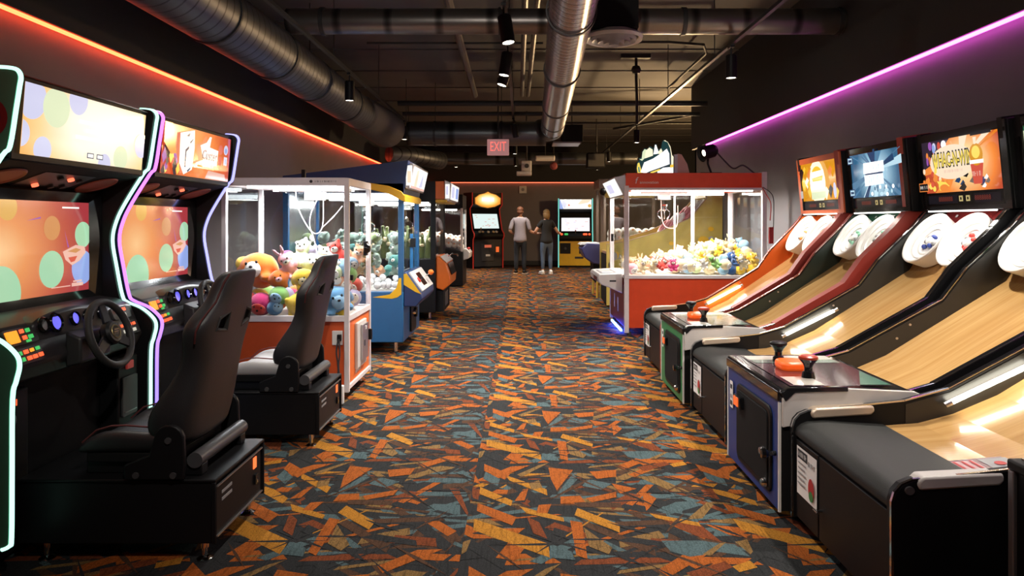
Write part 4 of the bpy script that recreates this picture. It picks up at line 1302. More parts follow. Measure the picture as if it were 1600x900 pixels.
        # coin door
        b = MB(); b.prism(rrect(-.385, .145, .09, .505, .05, 5), 'x', -.046, -.034, BLK); cd = b.build('coin_door', fp, bevel=.006)
        b = MB(); b.prism(rrect(-.355, .12, .12, .475, .04, 5), 'x', -.052, -.044, BLKM); b.build('door_inset', cd, bevel=.004)
        b = MB(); b.prism([(-.01, .39), (.09, .40), (.09, .455), (-.01, .455)], 'x', -.075, -.045, BLKG); cs = b.build('coin_mech', cd, bevel=.006)
        for y in (.02, .06):
            b = MB(); b.box(-.081, -.074, y - .012, y + .012, .402, .45, lamp('slot_orange', (1, .16, .03), .9)); b.build('coin_slot', cs, bevel=.002)
        for z, m_ in ((.275, CHR), (.13, CHR)):
            b = MB(); b.lathe([(0, .02), (.016, .02), (.02, .012), (.022, 0)], (-.05, -.31 if z > .2 else -.33, z), (-1, 0, 0), m_, 16); b.build('lock', cd)
        b = MB(); b.cyl((-.036, -.425, .30), (-.08, -.425, .30), .012, BLKG, n=12); b.lathe([(0, .03), (.022, .028), (.024, .012), (.015, 0)], (-.07, -.425, .30), (-1, 0, 0), BLKG, 16); b.build('side_knob', fp)
        A = Art((-.042, .24, .415), (0, -1, 0), (0, 0, 1)); A.k = 2
        A.shape(rrect(-.028, .028, -.075, .075, .008, 2), PAPER); A.rect(-.018, .018, .03, .055, INK); A.rect(-.018, .018, -.06, -.035, INK); A.rect(-.015, .015, -.02, .0, EOFF)
        A.build('instruction_sticker', fp, recalc=False, smooth=0)
    return t


# ------------------------------------------------------------------ pictures on the lane displays
def rays(A, w, h, n, cols, u0=0, v0=0, seed=1):
    rr = random.Random(seed)
    for k in range(n):
        a = rr.random() * 2 * PI; s = rr.uniform(.03, .12); L = rr.uniform(.3, .8)
        p = [(u0, v0), (u0 + L * math.cos(a - s), v0 + L * math.sin(a - s)), (u0 + L * math.cos(a + s), v0 + L * math.sin(a + s))]
        A.shape([(min(max(x, -w), w), min(max(y, -h), h)) for x, y in p], rr.choice(cols))


SYE = screen('scr_sun', (1, .60, .04), 1.0); SDY = screen('scr_ochre', (.80, .33, .01), .9); SBK = screen('scr_black', (.012, .01, .012), .5)
SCY = screen('scr_ice', (.55, .80, .92), .95); SB1 = screen('scr_steel_blue', (.10, .24, .40), .9); SB2 = screen('scr_deep_blue', (.02, .07, .18), .8); SOR = screen('scr_orange_deep', (.95, .28, .05), .95)
SGL = screen('scr_glow', (1, .9, .6), 1.3); SWH = screen('scr_full_white', (1, 1, 1), 1.35)


def art_yellow(A, w, h):
    A.rect(-w, w, -h, h, SDY); rr = random.Random(9)
    for k in range(30):
        u, v, s = rr.uniform(-w * .9, w * .9), rr.uniform(-h * .9, h * .9), rr.uniform(.02, .06)
        A.shape([(max(-w, u - s), v), (u, max(-h, v - s * 1.3)), (min(w, u + s), v + s * .3), (u + s * .2, min(h, v + s))], rr.choice([SYE, SYE, SDY, SBK, SOR, SGL]))
    A.disc(0, -.02, .17, SGL, rv=.22, clip=(-w, w, -h, h)); A.disc(0, .05, .12, SYE, rv=.09)
    A.shape([(-.14, .03), (.14, .05), (.15, .10), (-.13, .09)], SWH); A.shape([(-.16, -.08), (.15, -.07), (.15, .0), (-.16, .0)], SWH)
    A.shape([(-.15, -.17), (.16, -.16), (.16, -.1), (-.15, -.1)], RPALE); A.rect(-w + .01, -w + .07, -h + .03, -.08, EOFF); A.disc(w - .06, -.1, .03, RLAV, rv=.07)
    A.rect(-w + .005, -w + .06, h - .06, h - .01, SBK)


def art_blue(A, w, h):
    A.rect(-w, w, -h, h, glow_grad('scr_blue_burst', (1.58, 0, 1.77), (0, 3.0, 3.6), [(0, (.92, 1, 1)), (.35, (.45, .70, .84)), (.8, (.12, .28, .42)), (1, (.04, .13, .24))], 1.0))
    rays(A, w, h, 20, [SCY, SB1, SB2, SB1], 0, .03, 3)
    A.shape([(-.15, -.09), (.13, -.07), (.14, .09), (-.14, .10)], SB2)
    A.shape([(-.16, -.09), (.14, -.08), (.14, .0), (-.16, .0)], SWH); A.shape([(-.17, .012), (.16, .016), (.16, .10), (-.16, .10)], SWH)
    A.scrib(-.12, .11, .05, .05, SCY, 3); A.scrib(-.12, .10, -.04, .055, SCY, 4)
    rr = random.Random(5)
    for k in range(14): A.disc(rr.uniform(-.05, .3), rr.uniform(-.17, -.10), rr.uniform(.012, .03), rr.choice([SCY, SWH, SB1]), rv=.016)
    A.shape([(.02, .1), (.05, .1), (.06, .2), (.03, .2)], SB2)
    for v in (h - .075, -h + .015): A.rect(-w + .012, -w + .10, v, v + .06, SB2); A.rect(-w + .02, -w + .092, v + .008, v + .052, SCY); A.rect(-w + .03, -w + .085, v + .02, v + .04, SB2)


def art_whac(A, w, h):
    A.rect(-w, w, -h, h, glow_grad('scr_orange_burst', (1.58, -.05, 1.77), (0, 2.6, 3.4), [(0, (1, .93, .75)), (.35, (1, .66, .30)), (.75, (.92, .26, .05)), (1, (.55, .08, .03))], 1.0))
    rays(A, w, h, 14, [RPEACH, SOR, RPEACH, RFLAME], 0, 0, 8)
    A.shape([(-w, h), (-.08, h), (-.16, .12), (-.3, .02), (-w, -.02)], RDK); rr = random.Random(2)
    for k in range(16): A.disc(rr.uniform(-w + .03, -.12), rr.uniform(.02, h - .03), rr.uniform(.008, .022), rr.choice([RPUR, RPUR, RLAV, RBLU, RRED, SOR]), rv=.03)
    A.disc(-.13, .145, .028, SWH)
    for k in range(26): A.disc(rr.uniform(-w + .02, -.14), rr.uniform(-h + .03, -.02), rr.uniform(.01, .025), rr.choice([SOR, RYEL, RRED, RPEACH]), rv=.02)
    for k in range(12):
        u, v = rr.uniform(.02, w - .04), rr.uniform(-h + .02, -.07); s = rr.uniform(.03, .06)
        A.shape([(u - s, v - .01), (u, min(v + s * .6, h)), (u + s * .5, v), (u, max(-h, v - s * .5))], rr.choice([SBK, EOFF, GRAY, RWHT, SB2]))
    A.disc(-.02, .02, .24, RPEACH, rv=.115)
    A.shape([(-.06, -.14), (-.16, -.15), (-.2, -.10), (-.1, -.11)], RYEL); A.disc(-.12, -.15, .05, SOR, rv=.025)
    for s_, m_ in ((.135, SBK), (.125, RYEL)):
        A.write('WHAC-N-WIN', s_, -.01, .035, m_, width=.44 if m_ is SBK else .425, bold=.009 if m_ is SBK else .002)
    A.shape([(-.20, .03), (-.17, .03), (-.19, -.045), (-.22, -.05)], RYEL)
    A.scrib(-.1, .1, -.04, .018, RPINK, 5)
    # red cup with an orange dome
    A.shape([(.20, -.14), (.28, -.14), (.31, .0), (.18, .0)], RRED); A.disc(.245, .045, .065, SDY, rv=.07); A.disc(.245, .06, .04, RYEL, rv=.04); A.shape([(.178, -.012), (.312, -.012), (.315, .012), (.175, .012)], RWHT)
    A.scrib(.20, .28, -.075, .03, RPINK, 6); A.shape([(.235, .11), (.255, .11), (.265, .155), (.23, .155)], RPEACH)
    A.rect(.21, w - .01, .165, .19, SBK)
    A.rect(-w + .015, -w + .125, -h + .015, -h + .075, SOR); A.rect(-w + .02, -w + .12, -h + .02, -h + .07, SBK); A.scrib(-w + .03, -w + .115, -h + .045, .022, RWHT, 7)


def art_plain(A, w, h):
    A.rect(-w, w, -h, h, glow_grad('scr_green_burst', (1.58, 0, 1.77), (0, 2.6, 3.4), [(0, (.9, 1, .7)), (.5, (.35, .6, .3)), (1, (.04, .16, .08))], .9))
    rays(A, w, h, 14, [RPALE, RMINT, GRNP], 0, 0, 12); A.disc(0, 0, .16, RWHT, rv=.08)


T1 = 'farthest lane game with an orange interior under the yellow screen'
lane(6.60, T1, 'pad', LOR, LOR, EDR, mat('bezel_orange', (.50, .09, .02), .35), art_yellow, True, wide=.08, wheelc=(mat('peg_orange', (.7, .25, .05), .4),) * 2, out_m=BLK)
lane(5.645, 'lane game with a green console front under the blue screen', PGREEN, LGR, mat('lining_dark_green', (.02, .035, .028), .35, coat=.2), EDR, BLKG, art_blue, False, wide=.08, wheelc=(mat('peg_mint', (.25, .55, .38), .4),) * 2, xs=1.03)
LBK = mat('lining_black', (.022, .022, .02), .4, coat=.15)
lane(4.66, 'lane game with a black padded front under the orange purple screen', 'pad', LRD, LBK, BLKG, BLKG, art_whac, True, wheelc=(mat('peg_red', (.6, .06, .05), .4), mat('peg_blue', (.03, .06, .3), .4)), xs=1.07)
lane(3.715, 'lane game with a blue console front and one white wheel at the photo edge', PBLUE, LRD, LBK, BLKG, BLKG, art_plain, False, xs=1.10)
lane(2.772, 'nearest lane game with a black padded front and a lit tube at the lower right', 'pad', LRD, LBK, BLKG, BLKG, art_plain, True, xs=1.12)

# acrylic guard and rule card on the nearest lane
o = tag(MB().box(-.13, .13, -.07, .07, 0, .003, mat('card_maroon', (.12, .03, .05), .3)).build('rule_card'), 'maroon printed card lying on the nearest wooden lane', 'card')
o.location = (1.735, 2.62, .4735); o.rotation_euler = (0, R(-5), R(0))
A = Art((0, 0, .003), (0, -1, 0), (1, 0, 0)); A.rect(-.055, .055, -.11, -.02, mat('card_pink', (.5, .3, .32), .4)); A.rect(-.055, .055, .0, .11, EOFF)
for k in range(3): A.rect(-.05, .05, -.1 + k * .03, -.09 + k * .03, REDP)
A.disc(.0, .05, .02, REDP)
A.build('print', o, recalc=False, smooth=0)

# half seen console at the right edge of the photo
t = thing('game_console', 'console with a grey edge post cut off at the lower right corner', 'arcade machine', (1.55, 1.75, 0))
b = MB(); b.box(.02, 1.3, -.5, .46, .04, .60, BLKM); b.build('cabinet', t)
b = MB(); b.box(.0, .02, -.48, .45, .04, .60, BLK); fp = b.build('front_panel', t)
b = MB(); b.box(-.012, .03, .45, .475, .03, .60, mat('post_grey', (.30, .30, .31), .4, .4)); b.build('edge_post', t, bevel=.004)
b = MB(); b.box(-.015, 1.3, -.5, .478, .60, .635, BLK); tp = b.build('top', t, bevel=.008)
b = MB(); b.box(.02, 1.28, -.48, .46, .635, .639, mat('speckled_top', (.45, .38, .28), .4, var=.6, scale=60)); b.build('top_sheet', tp)
A = Art((-.001, .30, .47), (0, -1, 0), (0, 0, 1)); A.k = 2
A.rect(-.10, .10, -.10, .09, mat('sticker_lilac', (.55, .52, .62), .6)); A.scrib(-.08, .08, .05, .035, REDP, 8); A.disc(0, -.015, .03, REDP); A.scrib(-.08, .08, -.07, .032, INK, 9)
A.build('sticker', fp, recalc=False, smooth=0)
for x, y in ((.1, .38), (1.2, .38), (.1, -.4), (1.2, -.4)):
    b = MB(); b.cyl((x, y, 0), (x, y, .04), .03, BLK, n=12); b.build('foot', t)
# ================================================================== PRIZE CABINETS
CLAWL = lamp('cabinet_tube_cool', (.92, .96, 1.0), 12)
CLAWW = lamp('cabinet_tube_warm', (1.0, .94, .84), 12)


def pane(t, x0, x1, y0, y1, z0, z1, m=GLS):
    b = MB(); b.box(x0, x1, y0, y1, z0, z1, m); return b.build('glass_pane', t, smooth=0)


def claw_rig(t, x, y, z, chrome=CHR, drop=.25):
    b = MB(); b.box(x - .3, x + .3, y - .02, y + .02, z - .03, z, ALU); b.box(x - .07, x + .07, y - .07, y + .07, z - .10, z - .03, WPL); g = b.build('claw_gantry', t, bevel=.004)
    b = MB(); b.cyl((x, y, z - .10), (x, y, z - .10 - drop), .006, INK, n=8); b.lathe([(0, 0), (.035, 0), (.04, -.02), (.035, -.07), (.02, -.085), (0, -.085)], (x, y, z - .1 - drop), (0, 0, 1), chrome, 16); h = b.build('claw_head', g)
    for k in range(3):
        a = 2.1 * k + .4; ca, sa = math.cos(a), math.sin(a)
        b = MB(); b.tube([(x + ca * r, y + sa * r, z - .1 - drop - q) for r, q in ((.03, .05), (.085, .09), (.09, .14), (.045, .19))], .007, chrome, 8); b.build('claw_finger', h)
    return g


# ---------- white framed claw machine with orange base
t = thing('claw_machine', 'white framed claw machine with an orange base and big plush toys', 'claw machine', (-1.81, 5.8, 0))
WFR = mat('frame_white', (.80, .76, .77), .38, .0)
ORB = mat('base_orange', (.78, .16, .015), .4)
ORS = mat('base_red_orange', (.62, .095, .022), .42)
hx, hy, zb, zt = .49, .40, .625, 1.72
b = MB(); b.box(-hx + .02, hx - .02, -hy + .02, hy - .02, .10, zb, ORS); ba = b.build('base', t)
b = MB(); b.box(hx - .021, hx - .012, -hy + .03, hy - .03, .13, zb - .01, ORB); b.build('front_panel', ba)
for sx in (-1, 1):
    for sy in (-1, 1):
        b = MB(); w = .038
        b.box(min(sx * hx, sx * (hx - w)), max(sx * hx, sx * (hx - w)), min(sy * hy, sy * (hy - w)), max(sy * hy, sy * (hy - w)), .07, zt, WFR)
        b.build('corner_post', t, bevel=.005)
for z0, z1, nm in ((zt - .06, zt, 'top_rail'), (zb - .01, zb + .035, 'sill_rail'), (.09, .125, 'bottom_rail')):
    for sy in (-1, 1):
        b = MB(); b.box(-hx + .03, hx - .03, min(sy * hy, sy * (hy - .03)), max(sy * hy, sy * (hy - .03)), z0, z1, WFR); b.build(nm, t, bevel=.003)
    for sx in (-1, 1):
        b = MB(); b.box(min(sx * hx, sx * (hx - .03)), max(sx * hx, sx * (hx - .03)), -hy + .03, hy - .03, z0, z1, WFR); b.build(nm, t, bevel=.003)
b = MB(); b.box(-hx + .02, hx - .02, -hy + .02, hy - .02, zt - .012, zt + .002, WFR); b.box(-.03, 0, .1, .13, zt, zt + .1, BLK); b.build('roof', t)
b = MB(); b.box(-hx + .03, hx - .03, -hy + .03, hy - .03, zb + .0, zb + .02, WHT); b.build('toy_bed', t)
pane(t, -hx + .035, hx - .035, -hy + .012, -hy + .016, zb + .03, zt - .05); pane(t, -hx + .035, hx - .035, hy - .016, hy - .012, zb + .03, zt - .05)
pane(t, hx - .016, hx - .012, -hy + .035, hy - .035, zb + .03, zt - .05); pane(t, -hx + .012, -hx + .016, -hy + .035, hy - .035, zb + .03, zt - .05)
for y in (-.28, .30):
    b = MB(); b.box(-.33, .36, y - .022, y + .022, zt - .075, zt - .045, CLAWL); b.build('tube_lamp', t)
g = claw_rig(t, .10, .05, zt - .06, drop=.5)
b = MB()
def loop(pts, r=.009):
    out = []
    q = [Vector(p) for p in pts]
    q = [q[0]] + q + [q[-1]]
    for i in range(1, len(q) - 2):
        for k in range(8):
            f = k / 8; a, bb, c, d = q[i - 1], q[i], q[i + 1], q[i + 2]
            out.append(.5 * ((2 * bb) + (-a + c) * f + (2 * a - 5 * bb + 4 * c - d) * f * f + (-a + 3 * bb - 3 * c + d) * f ** 3))
    return out + [q[-1]]
def LC(px, py, Y): return P(px, py, Y) - Vector((-1.81, 5.8, 0))
b.tube(loop([LC(462, 296, 5.75), LC(465, 322, 5.75), LC(478, 350, 5.75), LC(490, 364, 5.75), LC(500, 362, 5.75), LC(505, 345, 5.75), LC(505, 300, 5.75)]), .0045, WPL, 8)
b.tube(loop([LC(500, 305, 5.75), LC(487, 330, 5.75), LC(484, 352, 5.75), LC(490, 372, 5.75), LC(498, 404, 5.75)]), .0045, WPL, 8)
b.tube(loop([LC(503, 356, 5.78), LC(520, 340, 5.8), LC(535, 322, 5.82)]), .004, WPL, 8)
b.build('coil_cord', g)
A = Art((.20, -hy - .001, zt - .028), (1, 0, 0), (0, 0, 1)); A.scrib(.03, .2, 0, .014, INK, 11); A.disc(-.0, 0, .012, INK); A.build('lettering', t, recalc=False, smooth=0)
# lock, coin plate, sticker on the aisle face
b = MB(); b.lathe([(0, .05), (.03, .05), (.045, .03), (.05, .01), (.03, 0)], (hx - .0, .12, 1.16), (1, 0, 0), BLKG, 20); b.box(hx, hx + .03, .09, .15, 1.10, 1.22, BLK); b.build('door_handle', t, bevel=.004)
b = MB(); b.box(hx - .0, hx + .02, -.36, -.335, .93, .97, BLK); b.build('door_lock', t)
b = MB(); b.prism([(-.16, .20), (.17, .20), (.17, .57), (-.16, .57)], 'x', hx - .014, hx + .012, SIL); cp = b.build('coin_plate', t, bevel=.008)
b = MB(); b.prism([(-.05, .25), (.15, .25), (.15, .54), (-.05, .54)], 'x', hx + .012, hx + .03, ALU); b.box(hx + .03, hx + .033, .0, .03, .36, .41, INK); b.box(hx + .03, hx + .035, .03, .07, .49, .52, WPL); pl = b.build('coin_door', cp, bevel=.004)
b = MB(); b.box(hx + .012, hx + .05, .19, .22, .38, .47, BLK); b.build('lock_latch', cp, bevel=.003)
A = Art((hx - .0115, .02, .155 + .07), (0, 1, 0), (0, 0, 1)); A.up(); A.rect(-.16, .02, -.06, .10, PAPER); A.scrib(-.14, .0, .06, .04, REDP, 12); A.disc(-.1, -.01, .03, INK); A.rect(-.05, .0, -.05, .02, EOFF); A.build('price_sticker', t, recalc=False, smooth=0)
b = MB(); b.box(.36, .44, -hy + .0, -hy + .022, .435, .545, WHT); op = b.build('outlet_plate', t, bevel=.004)
b = MB(); b.box(.405, .435, -hy - .03, -hy, .47, .52, BLK); b.build('plug', op, bevel=.004)
for x, y in ((-.4, -.3), (.4, -.3), (-.4, .3), (.4, .3)):
    b = MB(); b.lathe([(.035, 0), (.035, .012), (.014, .02), (.014, .10)], (x, y, 0), (0, 0, 1), CHR, 12); b.build('foot', t)
o = MB()
o.tube(loop([(-1.39, 5.355, .49), (-1.40, 5.34, .40), (-1.385, 5.33, .30), (-1.39, 5.32, .22), (-1.46, 5.30, .17), (-1.6, 5.25, .19), (-1.75, 5.15, .25)]), .006, INK, 8)
o.tube(loop([(-1.385, 5.355, .49), (-1.375, 5.34, .38), (-1.38, 5.33, .28), (-1.36, 5.32, .15), (-1.345, 5.31, .05), (-1.35, 5.3, .012)]), .006, INK, 8)
tag(o.build('power_cord'), 'black power cords dangling from the outlet on the orange base', 'cord')
o = MB(); o.box(-1.365, -1.335, 5.285, 5.325, .01, .15, WPL); tag(o.build('adapter', bevel=.006), 'small white adapter hanging low beside the orange claw machine base', 'adapter').location = (0, 0, 0)

# ---------- blue crane machine
BLU = mat('crane_blue', (.012, .105, .26), .42, bump=.1)
BLD = mat('crane_navy', (.012, .035, .115), .35)
YEL = mat('crane_yellow', (.72, .42, .015), .35)
t = thing('crane_machine', 'blue crane machine with a yellow arch and green plush toys', 'claw machine', (-1.22, 7.3, 0))
D = 1.15; X0 = -1.25
b = MB(); b.box(X0, 0, 0, D, .13, .66, BLU); ba = b.build('base', t, bevel=.01)
for sx in (X0 + .0, -.055):
    for y in (0, D - .05):
        b = MB(); b.box(sx, sx + .055, y, y + .05, .66, 1.72, BLU); b.build('corner_post', t, bevel=.004)
b = MB(); b.box(X0, 0, 0, D, 1.68, 1.78, BLD); rf = b.build('roof', t)
ap = [(X0, 1.72), (-.7, 1.74), (-.35, 1.72), (-.15, 1.675), (-.03, 1.61), (.02, 1.59), (.02, 1.645), (-.02, 1.70), (-.15, 1.755), (-.4, 1.795), (-.7, 1.81), (X0, 1.80)]
b = MB(); b.prism(ap, 'y', -.02, D + .02, YEL); b.build('yellow_arch', t, bevel=.004)
hp = [(X0 + .0, 1.79), (-.7, 1.79), (-.35, 1.78), (-.12, 1.72), (.0, 1.67), (.05, 2.02), (-.3, 1.98), (-.75, 1.92), (X0, 1.86)]
b = MB(); b.prism(hp, 'y', .0, D, BLD); hd = b.build('header', t)
b = MB(); b.prism([(.005, 1.735), (.06, 2.0), (.11, 1.985), (.05, 1.72)], 'y', .02, D - .02, ALU); sg = b.build('sign_box', hd, bevel=.01)
A = Art((.0825, D / 2, 1.853), (0, 1, 0), (.22, 0, .975)); A.k = 3
A.rect(-.52, .52, -.115, .115, RWHT); A.shape([(-.3, -.1), (-.1, -.1), (-.15, .1), (-.28, .08)], RPEACH); A.shape([(.05, -.09), (.3, -.07), (.2, .09)], RLAV); A.rect(-.5, .5, -.115, -.09, RPINK); A.build('lit_sign', sg, recalc=False, smooth=0)
A = Art((.03, -.001, 1.87), (1, 0, 0), (0, 0, 1)); A.o = Vector((.06, .018, 1.86)); A.rect(-.035, .03, -.10, .11, RWHT); A.rect(-.02, .015, -.07, .05, RPEACH); A.build('lit_sign_end', sg, recalc=False, smooth=0)
for y in (.008, D - .012): pane(t, X0 + .05, -.05, y, y + .004, .66, 1.69)
pane(t, -.012, -.008, .05, D - .05, .66, 1.69)
b = MB(); b.box(-.02, .012, .58, .62, .86, 1.25, BLU); b.box(-.02, .035, .57, .63, 1.10, 1.20, BLK); b.build('door_handle', t, bevel=.004)
b = MB(); b.box(X0 + .01, X0 + .03, .04, D - .04, .66, 1.69, mat('mirror_back', (.55, .55, .6), .15, .9)); b.build('back_panel', t)
b = MB(); b.box(X0 + .02, -.02, .02, D - .02, .655, .675, WHT); b.build('toy_bed', t)
b = MB(); b.box(-1.0, -.12, .2, .3, 1.63, 1.67, CLAWL); b.box(-1.0, -.12, .85, .95, 1.63, 1.67, CLAWL); b.build('tube_lamp', t)
claw_rig(t, -.5, .55, 1.66, drop=.12)
A = Art((0, -.002, 0), (1, 0, 0), (0, 0, 1))
A.shape([(-.32, .60), (-.14, .63), (-.07, .70), (-.045, .80), (-.02, .80), (-.02, .63), (-.06, .60), (-.12, .585)], YEL); A.build('yellow_swoosh', ba, recalc=False, smooth=0)
cp_ = [(-.0, .86), (.03, .855), (.185, .64), (.19, .575), (.13, .50), (0, .50)]
b = MB(); b.prism(cp_, 'y', .02, D - .12, BLD); cp = b.build('control_panel', t, bevel=.01)
A = Art((0, .018, 0), (1, 0, 0), (0, 0, 1)); A.shape([(.0, .84), (.03, .845), (.185, .63), (.12, .655), (.0, .73)], YEL); A.build('yellow_swoosh', cp, recalc=False, smooth=0)
nrm = Vector((.215, 0, .155)).normalized()
b = MB(); m_ = Vector((.1075, 0, .7475)) + nrm * .002
vv = Vector((-.155, 0, .215)).normalized()
b.add([m_ + Vector((0, y, 0)) + vv * v + nrm * h for h in (0, .015) for y, v in ((.08, -.12), (.95, -.12), (.95, .12), (.08, .12))], [(4, 5, 6, 7), (0, 1, 5, 4), (1, 2, 6, 5), (2, 3, 7, 6), (3, 0, 4, 7)], SIL); b.build('control_plate', cp)
b = MB(); q = m_ + Vector((0, .72, 0)) + nrm * .015; b.cyl(q, q + nrm * .07, .008, CHR, n=10); b.ball(q + nrm * .09, .032, mat('ball_orange', (.8, .16, .02), .25)); b.build('joystick', cp)
b = MB(); q = m_ + Vector((0, .25, 0)) + nrm * .015; b.lathe([(.03, 0), (.03, .015), (0, .02)], q, nrm, mat('button_red_cap', (.5, .03, .02), .3), 16); b.build('push_button', cp)
b = MB(); q = m_ + nrm * .016; b.add([q + Vector((0, y, 0)) + vv * v for y, v in ((.34, -.08), (.62, -.08), (.62, .08), (.34, .08))], [(0, 1, 2, 3)], BLKG); b.build('display', cp)
b = MB(); b.prism(rrect(.42, .78, .17, .47, .04, 4), 'x', 0, .02, BLK); cd = b.build('coin_door', t, bevel=.006)
b = MB(); b.lathe([(0, .03), (.025, .03), (.03, 0)], (.02, .55, .38), (1, 0, 0), CHR, 14); b.box(.02, .05, .6, .68, .32, .42, BLK); b.build('lock', cd)
for x, y in ((X0 + .1, .12), (-.1, .12), (X0 + .1, D - .12), (-.1, D - .12)):
    b = MB(); b.lathe([(.04, 0), (.04, .012), (.022, .02), (.022, .13)], (x, y, 0), (0, 0, 1), CHR, 12); b.build('foot', t)

# ---------- black crane machine with orange console
ORM = mat('console_orange', (.72, .15, .012), .35)
t = thing('crane_machine', 'black crane machine with an orange console and orange header', 'claw machine', (-1.19, 9.8, 0))
X0, D = -1.2, 1.25
b = MB(); b.box(X0, 0, 0, D, .12, .86, BLK); ba = b.build('base', t, bevel=.008)
for sx in (X0, -.07):
    for y in (0, D - .06):
        b = MB(); b.box(sx, sx + .07, y, y + .06, .86, 1.68, BLK); b.build('corner_post', t, bevel=.004)
b = MB(); b.box(X0, 0, 0, D, 1.66, 1.95, BLK); b.build('roof', t)
b = MB(); b.box(0.0, .12, -.005, D, 1.70, 1.95, ORM); hd = b.build('header', t, bevel=.006)
b = MB(); b.prism([(.122, 1.66), (.122, 1.97), (.22, 1.93), (.20, 1.68)], 'y', .02, D - .02, ALU); sg = b.build('sign_box', hd, bevel=.008)
A = Art((.2125, D / 2, 1.805), (0, 1, 0), (.08, 0, 1)); A.k = 2; A.rect(-.58, .58, -.11, .11, RWHT); A.rect(-.5, -.1, -.08, .08, RLAV); A.rect(.1, .5, -.08, .08, RBLU); A.build('lit_sign', sg, recalc=False, smooth=0)
A = Art((.165, .019, 1.81), (1, 0, 0), (0, 0, 1)); A.rect(-.03, .03, -.10, .10, RWHT); A.rect(-.02, .01, -.05, .07, RLAV); A.build('lit_sign_end', sg, recalc=False, smooth=0)
b = MB(); b.box(.0, .16, .0, D, 1.655, 1.695, YEL); b.build('header_lip', hd, bevel=.006)
for y in (.01, D - .014): pane(t, X0 + .06, -.06, y, y + .004, .86, 1.67)
pane(t, -.012, -.008, .06, D - .06, .86, 1.67)
b = MB(); b.box(X0 + .01, X0 + .03, .04, D - .04, .86, 1.67, mat('mirror_back', (.55, .55, .6), .15, .9)); b.build('back_panel', t)
b = MB(); b.box(X0 + .02, -.02, .02, D - .02, .855, .87, GRAY); b.build('toy_bed', t)
b = MB(); b.box(-1.0, -.12, .15, .22, 1.63, 1.66, CLAWW); b.box(-1.0, -.12, 1.0, 1.07, 1.63, 1.66, CLAWW); b.build('tube_lamp', t)
claw_rig(t, -.5, .6, 1.66, drop=.1)
b = MB(); b.prism([(0, .90), (.05, .89), (.14, .80), (.20, .62), (.19, .50), (.10, .42), (0, .46)], 'y', .05, D - .25, ORM); cp = b.build('control_panel', t, bevel=.015)
b = MB(); b.prism([(.055, .892), (.145, .806), (.155, .815), (.065, .902)], 'y', .1, D - .3, SIL); b.build('control_plate', cp)
b = MB(); b.prism([(.146, .79), (.202, .63), (.212, .634), (.156, .795)], 'y', .2, D - .4, BLKG); b.build('display', cp)
b = MB(); b.tube([(.10, .75, .86), (.16, .75, .91), (.23, .75, .90), (.25, .75, .87)], .012, CHR, 8); b.build('handle', cp)
b = MB(); b.box(.0, .10, .1, D - .3, .12, .42, BLKM); b.box(.10, .11, .25, .65, .18, .38, GRAY); b.build('coin_housing', t, bevel=.008)
for x, y in ((X0 + .1, .15), (-.1, .15), (X0 + .1, D - .15), (-.1, D - .15)):
    b = MB(); b.lathe([(.04, 0), (.04, .012), (.022, .02), (.022, .12)], (x, y, 0), (0, 0, 1), CHR, 12); b.build('foot', t)

# ---------- black prize cabinet with white balls
t = thing('prize_cabinet', 'black prize cabinet full of white balls beside the red arcade cabinet', 'claw machine', (-1.24, 15.0, 0))
X0, D = -1.1, 1.0
b = MB(); b.prism([(X0, .02), (0, .02), (0, .76), (X0, .95)], 'y', 0, D, BLK); b.build('base', t, bevel=.008)
for sx in (X0, -.05):
    for y in (0, D - .05):
        b = MB(); b.box(sx, sx + .05, y, y + .05, .74, 1.68, BLK if sx < -.5 else SIL); b.build('corner_post', t, bevel=.004)
b = MB(); b.box(X0, 0, 0, D, 1.66, 1.97, BLK); rf = b.build('roof', t, bevel=.01)
A = Art((-.22, -.002, 1.81), (1, 0, 0), (0, 0, 1))
for k in range(9): A.disc(-.15 + .035 * k, .03 * math.sin(k * 2.3), .03, GRAY, rv=.045)
A.build('roof_graphics', rf, recalc=False, smooth=0)
for y in (.01, D - .014): pane(t, X0 + .05, -.05, y, y + .004, .80, 1.67)
pane(t, -.012, -.008, .05, D - .05, .80, 1.67)
b = MB(); b.box(X0 + .01, X0 + .03, .05, D - .05, .95, 1.66, mat('back_art_red', (.25, .06, .09), .5)); b.box(X0 + .03, X0 + .04, .3, .7, 1.0, 1.3, YEL); b.build('back_panel', t)
b = MB(); b.box(-.9, -.15, .2, .26, 1.63, 1.66, CLAWW); b.build('tube_lamp', t)
b = MB(); b.prism([(0, .80), (.08, .80), (.14, .72), (.12, .60), (0, .56)], 'y', .1, D - .1, SIL); cp = b.build('control_panel', t, bevel=.01)
b = MB(); b.ball((.09, .3, .80), .03, REDP); b.ball((.09, .6, .80), .03, REDP); b.build('push_button', cp)

